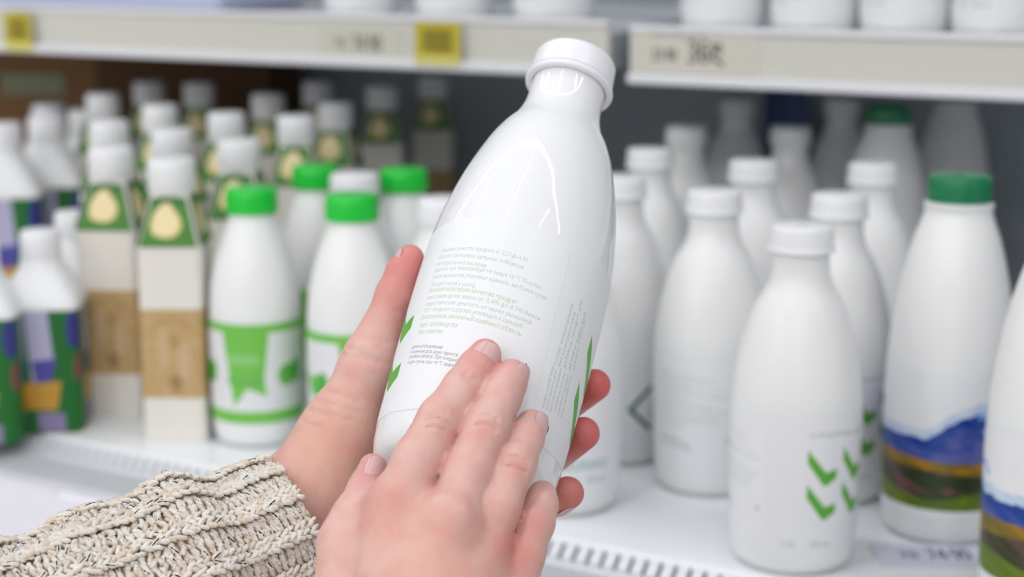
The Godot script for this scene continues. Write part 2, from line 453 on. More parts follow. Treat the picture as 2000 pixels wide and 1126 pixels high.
func noise_tex(freq: float, size := 256, octaves := 3, normal := false, bump := 2.0, seed_ := 1) -> NoiseTexture2D:
	var n := FastNoiseLite.new()
	n.seed = seed_
	n.frequency = freq
	n.fractal_octaves = octaves
	var t := NoiseTexture2D.new()
	t.width = size
	t.height = size
	t.seamless = true
	t.as_normal_map = normal
	t.bump_strength = bump
	t.noise = n
	return t

func print_mat(im: Image, rough := 0.5, extra := {}) -> StandardMaterial3D:
	var m := mk(Color.WHITE, rough, extra)
	m.albedo_texture = ImageTexture.create_from_image(im)
	return m

func materials():
	M.plastic = mk(Color(0.93, 0.93, 0.94), 0.35)
	M.plastic_soft = mk(Color(0.93, 0.93, 0.93), 0.3, {"subsurf_scatter_enabled": true, "subsurf_scatter_strength": 0.2})
	M.plastic_grey = mk(Color(0.8, 0.82, 0.84), 0.4)
	M.plastic_gloss = mk(Color(0.93, 0.93, 0.94), 0.4, {"metallic_specular": 0.2, "clearcoat_enabled": true, "clearcoat": 1.0, "clearcoat_roughness": 0.02})
	M.plastic_cap = mk(Color(0.93, 0.92, 0.945), 0.32)
	M.cap_green = mk(Color(0.05, 0.78, 0.22), 0.3)
	M.cap_dark = mk(Color(0.0, 0.46, 0.29), 0.3)
	M.metal_white = mk(Color(0.9, 0.9, 0.9), 0.35)
	M.deck = mk(Color(0.94, 0.945, 0.96), 0.35)
	M.back = mk(Color(0.64, 0.67, 0.70), 0.5)
	M.duct = mk(Color(0.12, 0.13, 0.13), 0.8)
	M.duct_grey = mk(Color(0.34, 0.39, 0.45), 0.6)
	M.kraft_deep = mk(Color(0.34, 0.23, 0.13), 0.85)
	M.duct = mk(Color(0.06, 0.07, 0.07), 0.8)
	M.vent = mk(Color(0.88, 0.89, 0.91), 0.45)
	M.rail = mk(Color(0.9, 0.89, 0.93), 0.3)
	M.green_trim = mk(Color(0.0, 0.42, 0.2), 0.4)
	M.shelf_white = mk(Color(0.9, 0.9, 0.92), 0.35)
	M.rail_beige = mk(Color(0.82, 0.81, 0.775), 0.35)
	M.wall = mk(Color(0.93, 0.93, 0.93), 0.8)
	M.floor = mk(Color(0.78, 0.77, 0.75), 0.35)
	M.paper = mk(Color(0.9, 0.89, 0.87), 0.7)
	M.carton = mk(Color(0.91, 0.89, 0.86), 0.5)
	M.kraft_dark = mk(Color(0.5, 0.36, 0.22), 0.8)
	M.label_held = print_mat(milk_label(true), 0.42)
	M.label_a = print_mat(milk_label(false), 0.42)
	M.tag_violet = print_mat(price_print(Color(0.86, 0.86, 0.92), Color(0.22, 0.18, 0.36), false), 0.5)
	M.label_d = print_mat(meadow_label(), 0.4)
	M.label_g = print_mat(banded_label(), 0.4)
	M.label_t = print_mat(pack_label(), 0.4)
	M.kraft = print_mat(kraft_label(), 0.7)
	M.panel_green = print_mat(badge_panel(), 0.5)
	M.tag_yellow = print_mat(yellow_tag(), 0.5)
	M.tag_price = print_mat(price_print(Color(0.82, 0.80, 0.76), Color(0.1, 0.1, 0.1), true), 0.5)
	M.tag_price_dim = print_mat(price_print(Color(0.80, 0.79, 0.74), Color(0.3, 0.3, 0.28), false), 0.5)
	M.tag_rail = print_mat(price_print(Color(0.9, 0.88, 0.93), Color(0.5, 0.45, 0.55), false), 0.5)
	M.tag_paper = mk(Color(0.88, 0.88, 0.93), 0.6)
	M.skin = mk(Color.WHITE, 0.46, {"vertex_color_use_as_albedo": true, "subsurf_scatter_enabled": true, "subsurf_scatter_strength": 0.06})
	M.skin.heightmap_enabled = true
	M.skin.heightmap_texture = noise_tex(0.09, 512, 4, false, 1.0, 7)
	M.skin.heightmap_scale = 0.026
	M.skin.uv1_triplanar = true
	M.skin.uv1_scale = Vector3(28, 28, 28)
	M.nail = mk(Color(0.90, 0.70, 0.70), 0.25, {"subsurf_scatter_enabled": true, "subsurf_scatter_strength": 0.15})
	M.yarn = mk(Color.WHITE, 0.95, {"vertex_color_use_as_albedo": true, "rim_enabled": true, "rim": 0.5})
	M.yarn.heightmap_enabled = true
	M.yarn.heightmap_texture = noise_tex(0.2, 256, 3, false, 1.0, 11)
	M.yarn.heightmap_scale = 0.05
	M.yarn.uv1_triplanar = true
	M.yarn.uv1_scale = Vector3(90, 90, 90)

# ------------------------------------------------------------------ print
func blank(w: int, h: int, c: Color) -> Image:
	var im := Image.create(w, h, false, Image.FORMAT_RGB8)
	im.fill(c)
	return im

func over(im: Image, x: int, y: int, c: Color, a: float):
	if y < 0 or y >= im.get_height():
		return
	x = posmod(x, im.get_width())
	im.set_pixel(x, y, im.get_pixel(x, y).lerp(c, a))

func stroke(im: Image, pts: Array, width: float, c: Color, alpha := 1.0):
	var lo := Vector2(1e9, 1e9)
	var hi := -lo
	for p in pts:
		lo = lo.min(p)
		hi = hi.max(p)
	for y in range(int(lo.y - width), int(hi.y + width) + 1):
		for x in range(int(lo.x - width), int(hi.x + width) + 1):
			var q := Vector2(x, y)
			var d := 1e9
			for i in pts.size() - 1:
				d = minf(d, q.distance_to(Geometry2D.get_closest_point_to_segment(q, pts[i], pts[i + 1])))
			var a := clampf(width / 2 - d + 0.5, 0, 1) * alpha
			if a > 0:
				over(im, x, y, c, a)

func disc(im: Image, at: Vector2, rx: float, ry: float, c: Color):
	for y in range(int(at.y - ry), int(at.y + ry) + 1):
		for x in range(int(at.x - rx), int(at.x + rx) + 1):
			if pow((x - at.x) / rx, 2) + pow((y - at.y) / ry, 2) <= 1.0:
				over(im, x, y, c, 1.0)

func fill_poly(im: Image, poly: PackedVector2Array, c: Color, a := 1.0):
	var lo := poly[0]
	var hi := poly[0]
	for p in poly:
		lo = lo.min(p)
		hi = hi.max(p)
	for y in range(int(lo.y), int(hi.y) + 2):
		for x in range(int(lo.x), int(hi.x) + 2):
			if Geometry2D.is_point_in_polygon(Vector2(x, y), poly):
				over(im, x, y, c, a)

func text_line(im: Image, text: String, from: Vector2, to: Vector2, size: float, c: Color, a: float, face := "Droid Sans"):
	# letters laid along the line from one point to the other, filled triangle by triangle
	var t := TextMesh.new()
	var f := SystemFont.new()
	f.font_names = PackedStringArray([face])
	t.font = f
	t.text = text
	t.depth = 0.0
	t.font_size = 32
	t.pixel_size = 1.0
	t.curve_step = 2.0
	var v: PackedVector3Array = t.get_mesh_arrays()[0]
	if v.is_empty():
		return
	var lo := 1e9
	var hi := -1e9
	for p in v:
		lo = minf(lo, p.x)
		hi = maxf(hi, p.x)
	var along := to - from
	var ex := along / (hi - lo)
	var ey := Vector2(-along.y, along.x).normalized() * size / 23.0
	for i in range(0, v.size(), 3):
		var p0 := from + ex * (v[i].x - lo) - ey * (v[i].y + 12.0)
		var p1 := from + ex * (v[i + 1].x - lo) - ey * (v[i + 1].y + 12.0)
		var p2 := from + ex * (v[i + 2].x - lo) - ey * (v[i + 2].y + 12.0)
		var mn := p0.min(p1).min(p2)
		var mx := p0.max(p1).max(p2)
		for y in range(floori(mn.y), ceili(mx.y) + 1):
			for x in range(floori(mn.x), ceili(mx.x) + 1):
				if Geometry2D.point_is_inside_triangle(Vector2(x + 0.5, y + 0.5), p0, p1, p2):
					over(im, x, y, c, a)

func milk_label(held: bool) -> Image:
	var w := 2048
	var h := 706
	var white := Color(0.925, 0.925, 0.935)
	var im := blank(w, h, white)
	var green := Color(0.36, 0.68, 0.22)
	# ticks in two rows, all round except on the text side
	for k in [0, 1, 2, 6] if held else [0, 1, 2]:
		for r in 2:
			var p := Vector2(1479 + 195 * k, (394 if held else 318) + r * 177)
			for turn in [0, w]:
				var t := PackedVector2Array()
				for o in [Vector2(-95, -150), Vector2(0, -30), Vector2(60, -47), Vector2(60, 3), Vector2(0, 40), Vector2(-20, 26), Vector2(-95, -82)]:
					t.append(p + o - Vector2(turn, 0))
				if turn == 0 or p.x + 60 > w:
					fill_poly(im, t, green)
	# a dark angular outline and lettering low on the label
	var q := Vector2(120, 470)
	stroke(im, [q + Vector2(90, -125), q + Vector2(-40, 0), q + Vector2(90, 125)], 28, Color(0.05, 0.36, 0.24))
	stroke(im, [q + Vector2(120, -60), q + Vector2(120, 80)], 16, Color(0.62, 0.68, 0.55))
	text_line(im, "молоко", Vector2(270, 560), Vector2(560, 560), 70, Color(0.35, 0.6, 0.55), 0.9)
	text_line(im, "2,5%   900 мл", Vector2(290, 640), Vector2(560, 640), 44, Color(0.55, 0.68, 0.66), 0.8)
	text_line(im, "пастеризованное", Vector2(1600, 120), Vector2(1840, 120), 24, Color(0.5, 0.62, 0.58), 0.8)
	# back text: thirteen pale lines, four dark ones
	var pale := Color(0.69, 0.735, 0.68)
	var leaf := Color(0.66, 0.76, 0.55)
	var lines := [
		["Пищевая ценность продукта от 3,20 до 4,50", Vector2(716.6, 124.8), Vector2(1043.1, 142.1), pale],
		["Молоко питьевое цельное отборное", Vector2(713.9, 150.2), Vector2(1038.5, 172.9), pale],
		["из коровьего молока", Vector2(714.0, 176.2), Vector2(915.9, 193.8), pale],
		["Хранить при температуре не выше +6 °С 10 суток.", Vector2(711.0, 201.3), Vector2(1111.1, 220.6), pale],
		["После вскрытия упаковки хранить не более суток", Vector2(714.0, 227.7), Vector2(1139.9, 249.9), pale],
		["Продукт готов к употр.", Vector2(717.1, 255.7), Vector2(902.8, 272.2), pale],
		["Высшей категории качества продукт", Vector2(715.3, 278.5), Vector2(1046.1, 300.5), leaf],
		["массовая доля жира от 3,4% до 4,5% белок", Vector2(715.3, 305.5), Vector2(1136.3, 327.2), pale],
		["энергетическая ценность не менее указанной", Vector2(714.5, 330.4), Vector2(1109.2, 352.0), pale],
		["100 г продукта содержит углеводов и кальций", Vector2(715.7, 353.6), Vector2(1082.9, 375.4), pale],
		["Изготовитель молочный комбинат область", Vector2(712.9, 379.8), Vector2(1086.4, 401.9), leaf],
		["адрес производства", Vector2(715.9, 407.0), Vector2(876.0, 419.5), leaf],
		["Товар соответствует", Vector2(715.4, 433.2), Vector2(831.4, 443.0), leaf],
	]
	for l in lines:
		text_line(im, l[0], l[1], l[2], 15.0 if l[3] == pale else 16.0, l[3], 0.9)
	var ink := Color(0.42, 0.43, 0.44)
	text_line(im, "дата изготовления", Vector2(707.9, 483.9), Vector2(843.4, 497.9), 12.5, ink, 0.85)
	text_line(im, "и конечная дата срока годности", Vector2(707.0, 502.3), Vector2(905.0, 520.9), 12.5, ink, 0.85)
	text_line(im, "указаны вверху. При вскрытии", Vector2(705.2, 518.6), Vector2(922.5, 540.3), 12.5, ink, 0.85)
	text_line(im, "годен сутки, при +6 °С хранить", Vector2(705.2, 539.0), Vector2(922.6, 560.1), 12.5, ink, 0.8)
	# sideways text by the seam
	var grey := Color(0.66, 0.71, 0.69)
	var cols := [["состав: молоко цельное", Vector2(1238.7, 435.1), Vector2(1243.2, 209.2)], ["без консервантов и", Vector2(1258.1, 432.8), Vector2(1262.2, 233.6)], ["добавок, продукт для", Vector2(1281.0, 428.4), Vector2(1279.7, 181.2)], ["детей и взрослых", Vector2(1306.1, 422.9), Vector2(1310.6, 202.7)], ["хранить в холоде", Vector2(1328.0, 411.4), Vector2(1318.0, 227.6)],
		["телефон горячей линии", Vector2(1239.1, 592.6), Vector2(1232.2, 443.9)], ["звонок бесплатный по", Vector2(1255.9, 590.0), Vector2(1250.1, 451.7)], ["всей стране ежедневно", Vector2(1273.7, 586.9), Vector2(1267.8, 437.1)], ["с девяти до восьми", Vector2(1292.2, 583.4), Vector2(1290.3, 442.3)], ["упаковка подлежит", Vector2(1313.4, 580.4), Vector2(1310.2, 437.6)], ["переработке", Vector2(1336.3, 576.5), Vector2(1326.8, 428.9)]]
	for l in cols if held else []:
		text_line(im, l[0], l[1], l[2], 11.5, grey, 0.9)
	# seam of the overlapping label, a dark dot, a small mark
	stroke(im, [Vector2(1181.1, 42.3), Vector2(1184.6, 327.2), Vector2(1199.0, 596.7)], 2.0, Color(0.85, 0.85, 0.88), 0.8)
	if held:
		disc(im, Vector2(1261.8, 646.8), 22, 22, Color(0.1, 0.36, 0.24))
	else:
		text_line(im, "отборное", Vector2(1390, 110), Vector2(1600, 110), 30, Color(0.6, 0.68, 0.64), 0.9)
		text_line(im, "2,5%", Vector2(1262, 676), Vector2(1330, 676), 36, Color(0.6, 0.68, 0.66), 0.9)
		text_line(im, "900 мл", Vector2(1410, 676), Vector2(1520, 676), 36, Color(0.6, 0.68, 0.66), 0.9)
	stroke(im, [Vector2(1129.4, 484.0), Vector2(1138.0, 500.3)], 6, Color(0.2, 0.22, 0.2))
	im.generate_mipmaps()
	return im

func meadow_label() -> Image:
	var w := 1024
	var h := 400
	var im := blank(w, h, Color(0.925, 0.925, 0.935))
	var n := FastNoiseLite.new()
	n.seed = 5
	n.frequency = 0.012
	for x in w:
		var a := x * TAU / w
		# the picture repeats twice round the bottle; hills are closed curves so that it meets itself
		var mount := 175.0 - 75.0 * maxf(0.0, sin(2.0 * a + 0.55)) + 10.0 * n.get_noise_2d(cos(a) * 300, sin(a) * 300)
		var foot := 232.0 + 8.0 * sin(2.0 * a + 1.0)
		for y in range(70, 400):
			var k := n.get_noise_2d(cos(a) * 160 + y * 1.7, sin(a) * 160 + y * 0.6)
			var c := im.get_pixel(x, y)
			if y > 385 - 10:
				c = Color(0.925, 0.925, 0.935)
			elif y > 325 + 20.0 * sin(2.0 * a + 2.2):
				c = Color(0.30, 0.40, 0.02).lerp(Color(0.44, 0.52, 0.05), clampf(k + 0.5, 0, 1))
			elif y > 268 + 8.0 * sin(2.0 * a):
				c = Color(0.14, 0.2, 0.06).lerp(Color(0.42, 0.28, 0.28), clampf(k * 2.2, 0, 1))
			elif y > foot:
				c = Color(0.66, 0.48, 0.06).lerp(Color(0.4, 0.36, 0.05), clampf(k + 0.4, 0, 1))
			elif y > mount:
				c = Color(0.02, 0.22, 0.58).lerp(Color(0.36, 0.38, 0.66), clampf((y - mount) / 70.0 - 0.2 + k, 0, 1))
			elif y > mount - 26:
				c = c.lerp(Color(0.62, 0.75, 0.9), 0.5 + 0.5 * k)
			im.set_pixel(x, y, c)
	for k in 2:
		stroke(im, [Vector2(80 + 512 * k, 110), Vector2(130 + 512 * k, 90), Vector2(170 + 512 * k, 118), Vector2(215 + 512 * k, 100), Vector2(240 + 512 * k, 122)], 13, Color(0.5, 0.7, 0.92))
		stroke(im, [Vector2(90 + 512 * k, 150), Vector2(235 + 512 * k, 160)], 7, Color(0.7, 0.8, 0.92))
	im.generate_mipmaps()
	return im

func banded_label() -> Image:
	var w := 1024
	var h := 360
	var green := Color(0.45, 0.76, 0.30)
	var im := blank(w, h, Color(0.9, 0.9, 0.91))
	im.fill_rect(Rect2i(0, 0, w, 30), green)
	im.fill_rect(Rect2i(0, 316, w, 44), green)
	for k in 3:
		var x0 := 85 + 341 * k
		fill_poly(im, PackedVector2Array([Vector2(x0, 20), Vector2(x0 + 170, 20), Vector2(x0 + 150, 200), Vector2(x0 + 160, 260), Vector2(x0 + 90, 230), Vector2(x0 + 40, 300)]), green)
		im.fill_rect(Rect2i(x0 + 24, 110, 110, 34), Color(0.56, 0.8, 0.48))
		im.fill_rect(Rect2i(x0 + 20, 190, 130, 30), Color(0.42, 0.72, 0.34))
		disc(im, Vector2(x0 + 235, 190), 34, 40, Color(0.42, 0.74, 0.32))
		disc(im, Vector2(x0 + 278, 180), 26, 44, Color(0.3, 0.68, 0.24))
	im.generate_mipmaps()
	return im

func pack_label() -> Image:
	var w := 768
	var h := 400
	var im := blank(w, h, Color(0.02, 0.40, 0.12))
	for k in 4:
		var x0 := 192 * k - 75
		fill_poly(im, PackedVector2Array([Vector2(x0 + 34, 0), Vector2(x0 + 104, 0), Vector2(x0 + 118, 180), Vector2(x0 + 90, 260), Vector2(x0 + 50, 250)]), Color(0.72, 0.70, 0.82))
		fill_poly(im, PackedVector2Array([Vector2(x0 + 50, 170), Vector2(x0 + 126, 160), Vector2(x0 + 100, 262), Vector2(x0 + 64, 262)]), Color(0.3, 0.28, 0.62))
		fill_poly(im, PackedVector2Array([Vector2(x0 + 30, 240), Vector2(x0 + 134, 235), Vector2(x0 + 120, 330), Vector2(x0 + 36, 325)]), Color(0.78, 0.58, 0.2))
		fill_poly(im, PackedVector2Array([Vector2(x0 + 60, 335), Vector2(x0 + 138, 340), Vector2(x0 + 140, 400), Vector2(x0 + 66, 400)]), Color(0.55, 0.5, 0.66))
		disc(im, Vector2(x0 + 168, 70), 20, 60, Color(0.2, 0.2, 0.52))
		disc(im, Vector2(x0 + 176, 190), 14, 50, Color(0.5, 0.3, 0.3))
	im.generate_mipmaps()
	return im

func kraft_label() -> Image:
	var w := 512
	var h := 256
	var im := blank(w, h, Color(0.72, 0.58, 0.40))
	var n := FastNoiseLite.new()
	n.seed = 9
	n.frequency = 0.03
	for y in h:
		for x in w:
			var k := n.get_noise_3d(cos(x * TAU / w) * 80, sin(x * TAU / w) * 80, y)
			im.set_pixel(x, y, Color(0.74, 0.61, 0.40).lerp(Color(0.78, 0.66, 0.48), clampf(0.5 + k, 0, 1)))
	for q in 4:
		var x0 := 128 * q
		disc(im, Vector2(x0 - 22, 110), 12, 60, Color(0.80, 0.68, 0.54))
		disc(im, Vector2(x0 + 26, 150), 14, 56, Color(0.80, 0.68, 0.54))
		disc(im, Vector2(x0 + 4, 92), 14, 22, Color(0.70, 0.57, 0.38))
		disc(im, Vector2(x0 + 6, 212), 16, 26, Color(0.64, 0.50, 0.35))
		stroke(im, [Vector2(x0 - 40, 44), Vector2(x0 + 2, 26), Vector2(x0 + 44, 48)], 6, Color(0.66, 0.54, 0.33))
	im.generate_mipmaps()
	return im

func badge_panel() -> Image:
	var im := blank(256, 256, Color(0.26, 0.50, 0.16))
	im.fill_rect(Rect2i(0, 0, 256, 40), Color(0.2, 0.44, 0.2))
	disc(im, Vector2(128, 120), 86, 92, Color(0.85, 0.78, 0.5))
	disc(im, Vector2(128, 118), 74, 80, Color(0.94, 0.87, 0.68))
	im.generate_mipmaps()
	return im

func yellow_tag() -> Image:
	var im := blank(256, 256, Color(0.74, 0.68, 0.10))
	im.fill_rect(Rect2i(46, 40, 164, 140), Color(0.56, 0.50, 0.10))
	im.fill_rect(Rect2i(0, 200, 256, 56), Color(0.84, 0.8, 0.45))
	text_line(im, "акция", Vector2(60, 90), Vector2(196, 90), 50, Color(0.46, 0.42, 0.06), 0.9)
	text_line(im, "скидка", Vector2(60, 150), Vector2(196, 150), 50, Color(0.46, 0.42, 0.06), 0.9)
	im.generate_mipmaps()
	return im

func price_print(paper: Color, ink: Color, top_line: bool) -> Image:
	var im := blank(512, 192, paper)
	if top_line:
		text_line(im, "Молоко отборное 900 мл", Vector2(84, 34), Vector2(300, 34), 24, Color(0.5, 0.48, 0.45), 0.9)
		for o in [Vector2.ZERO, Vector2(3, 0), Vector2(0, 3)]:
			text_line(im, "23 90", Vector2(84, 138) + o, Vector2(184, 138) + o, 50, ink.lerp(paper, 0.2), 1.0)
			text_line(im, "36", Vector2(232, 146) + o, Vector2(318, 146) + o, 96, ink, 1.0)
			text_line(im, "90", Vector2(326, 106) + o, Vector2(370, 106) + o, 50, ink, 1.0)
		stroke(im, [Vector2(330, 116), Vector2(376, 146)], 14, ink)
	else:
		for o in [Vector2.ZERO, Vector2(4, 0), Vector2(0, 4)]:
			text_line(im, "70", Vector2(96, 130) + o, Vector2(170, 130) + o, 54, ink.lerp(paper, 0.3), 1.0)
			text_line(im, "74 90", Vector2(214, 140) + o, Vector2(390, 140) + o, 84, ink, 1.0)
	im.generate_mipmaps()
	return im

# ------------------------------------------------------------------ shapes
class MeshBuilder:
	var v := PackedVector3Array()
	var n := PackedVector3Array()
	var c := PackedColorArray()
	var uv := PackedVector2Array()
	var ix := PackedInt32Array()
	func vert(p: Vector3, nn: Vector3, u := Vector2.ZERO) -> int:
		v.append(p)
		n.append(nn)
		uv.append(u)
		return v.size() - 1
	func quad(a: int, b: int, d: int, e: int):
		# corners counter-clockwise as seen from outside; Godot wants clockwise
		ix.append_array(PackedInt32Array([a, d, b, a, e, d]))
	func box(at: Vector3, s: Vector3):
		var h := s / 2
		for axis in 3:
			for side in [-1.0, 1.0]:
				var nn := Vector3.ZERO
				nn[axis] = side
				var a := Vector3.ZERO
				var b := Vector3.ZERO
				a[(axis + 1) % 3] = h[(axis + 1) % 3]
				b[(axis + 2) % 3] = h[(axis + 2) % 3]
				var o := at + nn * h[axis]
				var i0 := vert(o - a - b, nn)
				vert(o + a - b, nn)
				vert(o + a + b, nn)
				vert(o - a + b, nn)
				if side > 0:
					quad(i0, i0 + 1, i0 + 2, i0 + 3)
				else:
					quad(i0, i0 + 3, i0 + 2, i0 + 1)
	func commit() -> ArrayMesh:
		var arr := []
		arr.resize(Mesh.ARRAY_MAX)
		arr[Mesh.ARRAY_VERTEX] = v
		arr[Mesh.ARRAY_NORMAL] = n
		if uv.size() == v.size():
			arr[Mesh.ARRAY_TEX_UV] = uv
		if c.size() == v.size():
			arr[Mesh.ARRAY_COLOR] = c
		arr[Mesh.ARRAY_INDEX] = ix
		var m := ArrayMesh.new()
		m.add_surface_from_arrays(Mesh.PRIMITIVE_TRIANGLES, arr)
		return m

func rbox(s: Vector3, bevel: float) -> ArrayMesh:
	# a box with rounded edges
	var b := MeshBuilder.new()
	var h := s / 2
	var r := minf(bevel, minf(h.x, minf(h.y, h.z)) * 0.98)
	for axis in 3:
		var ia := (axis + 1) % 3
		var ib := (axis + 2) % 3
		for side in [-1.0, 1.0]:
			var ca := [-h[ia], -h[ia] + r * 0.35, -h[ia] + r, h[ia] - r, h[ia] - r * 0.35, h[ia]]
			var cb := [-h[ib], -h[ib] + r * 0.35, -h[ib] + r, h[ib] - r, h[ib] - r * 0.35, h[ib]]
			var first := b.v.size()
			for j in 6:
				for i in 6:
					var p := Vector3.ZERO
					p[axis] = side * h[axis]
					p[ia] = ca[i]
					p[ib] = cb[j]
					var inner := p.clamp(-h + Vector3(r, r, r), h - Vector3(r, r, r))
					var nn := (p - inner).normalized()
					b.vert(inner + nn * r, nn, Vector2(0.5 + ca[i] / s[ia], 0.5 + cb[j] / s[ib]))
			for j in 5:
				for i in 5:
					var k := first + j * 6 + i
					if side > 0:
						b.quad(k, k + 1, k + 7, k + 6)
					else:
						b.quad(k, k + 6, k + 7, k + 1)
	return b.commit()

func prism(poly: PackedVector2Array, length: float) -> ArrayMesh:
	# a profile in (z, y), clockwise from the upper back, drawn out along x
	var b := MeshBuilder.new()
	var n := poly.size()
	for i in n:
		var p := poly[i]
		var q := poly[(i + 1) % n]
		var d := (q - p).normalized()
		var nn := Vector3(0, d.x, -d.y)
		var i0 := b.vert(Vector3(-length / 2, p.y, p.x), nn)
		b.vert(Vector3(-length / 2, q.y, q.x), nn)
		b.vert(Vector3(length / 2, q.y, q.x), nn)
		b.vert(Vector3(length / 2, p.y, p.x), nn)
		b.quad(i0, i0 + 1, i0 + 2, i0 + 3)
	var tri := Geometry2D.triangulate_polygon(poly)
	for side in [-1.0, 1.0]:
		var i0 := b.v.size()
		for p in poly:
			b.vert(Vector3(side * length / 2, p.y, p.x), Vector3(side, 0, 0))
		for i in range(0, tri.size(), 3):
			b.ix.append_array(PackedInt32Array([i0 + tri[i], i0 + tri[i + 1], i0 + tri[i + 2]]))
	return b.commit()

func lathe(prof: PackedVector2Array, seg := 48, grip := 0.0, g0 := 0.0, g1 := 0.0) -> ArrayMesh:
	# a profile (radius, height) from the bottom up turned round y; grips of the given depth between two heights
	var b := MeshBuilder.new()
	var rows := []
	var last := prof.size() - 1
	for i in prof.size():
		var d0: Vector2 = (prof[i] - prof[i - 1]).normalized() if i > 0 else Vector2.ZERO
		var d1: Vector2 = (prof[i + 1] - prof[i]).normalized() if i < last else Vector2.ZERO
		if i > 0 and i < last and d0.dot(d1) < 0.6:
			rows.append([prof[i], Vector2(d0.y, -d0.x), true])
			rows.append([prof[i], Vector2(d1.y, -d1.x), false])
		else:
			var d := (d0 + d1).normalized()
			rows.append([prof[i], Vector2(d.y, -d.x), false])
	var y0 := prof[0].y
	var y1 := prof[last].y
	for r in rows:
		for j in seg + 1:
			var a := -PI + TAU * j / seg
			var rad: float = r[0].x
			if grip > 0 and r[0].y > g0 and r[0].y < g1 and j % 2 == 1:
				rad -= grip
			b.vert(Vector3(sin(a) * rad, r[0].y, cos(a) * rad), Vector3(sin(a) * r[1].x, r[1].y, cos(a) * r[1].x), Vector2(float(j) / seg, (y1 - r[0].y) / maxf(y1 - y0, 1e-6)))
	var w := seg + 1
	for i in rows.size() - 1:
		if rows[i][2]:
			continue
		for j in seg:
			b.quad(i * w + j, i * w + j + 1, (i + 1) * w + j + 1, (i + 1) * w + j)
	return b.commit()

func loft(rings: Array, seg := 64) -> ArrayMesh:
	# rings [height, half width, half depth, squareness] from the bottom up, closed at the top and bottom
	var b := MeshBuilder.new()
	var w := seg + 1
	var y0: float = rings[0][0]
	var y1: float = rings[-1][0]
	var pos := []
	for r in rings:
		var row := PackedVector3Array()
		for j in w:
			var a := -PI + TAU * j / seg
			var q := 1.0 / pow(pow(absf(sin(a)) / r[1], r[3]) + pow(absf(cos(a)) / r[2], r[3]), 1.0 / r[3])
			row.append(Vector3(sin(a) * q, r[0], cos(a) * q))
		pos.append(row)
	for i in rings.size():
		for j in w:
			var jj := j % seg
			var du: Vector3 = pos[i][(jj + 1) % seg] - pos[i][(jj - 1 + seg) % seg]
			var dv: Vector3 = pos[mini(i + 1, rings.size() - 1)][j] - pos[maxi(i - 1, 0)][j]
			b.vert(pos[i][j], du.cross(dv).normalized() * -1.0 if du.cross(dv).dot(Vector3(pos[i][j].x, 0, pos[i][j].z)) < 0 else du.cross(dv).normalized(), Vector2(float(j) / seg, (y1 - pos[i][j].y) / (y1 - y0)))
	for i in rings.size() - 1:
		for j in seg:
			b.quad(i * w + j, i * w + j + 1, (i + 1) * w + j + 1, (i + 1) * w + j)
	for k in [0, rings.size() - 1]:
		var nn := Vector3(0, -1 if k == 0 else 1, 0)
		var c0 := b.vert(Vector3(0, rings[k][0], 0), nn)
		var f := b.v.size()
		for j in w:
			b.vert(pos[k][j], nn)
		for j in seg:
			if k == 0:
				b.ix.append_array(PackedInt32Array([c0, f + j, f + j + 1]))
			else:
				b.ix.append_array(PackedInt32Array([c0, f + j + 1, f + j]))
	return b.commit()

func slant_panel(z0: float, y0: float, z1: float, y1: float, w0: float, w1: float) -> ArrayMesh:
	# a thin trapezoid card on the sloping face of a carton
	var b := MeshBuilder.new()
	var nn := Vector3(0, z0 - z1, y1 - y0).normalized()
	for k in 2:
		var o := nn * (0.0004 if k == 0 else -0.0004)
		var i0 := b.vert(Vector3(-w0, y0, z0) + o, nn, Vector2(0, 1))
		b.vert(Vector3(w0, y0, z0) + o, nn, Vector2(1, 1))
		b.vert(Vector3(w1, y1, z1) + o, nn, Vector2(1, 0))
		b.vert(Vector3(-w1, y1, z1) + o, nn, Vector2(0, 0))
		if k == 0:
			b.quad(i0, i0 + 1, i0 + 2, i0 + 3)
		else:
			b.quad(i0, i0 + 3, i0 + 2, i0 + 1)
	for s in [[0, 1], [1, 2], [2, 3], [3, 0]]:
		b.quad(s[0], 4 + s[0], 4 + s[1], s[1])
	return b.commit()

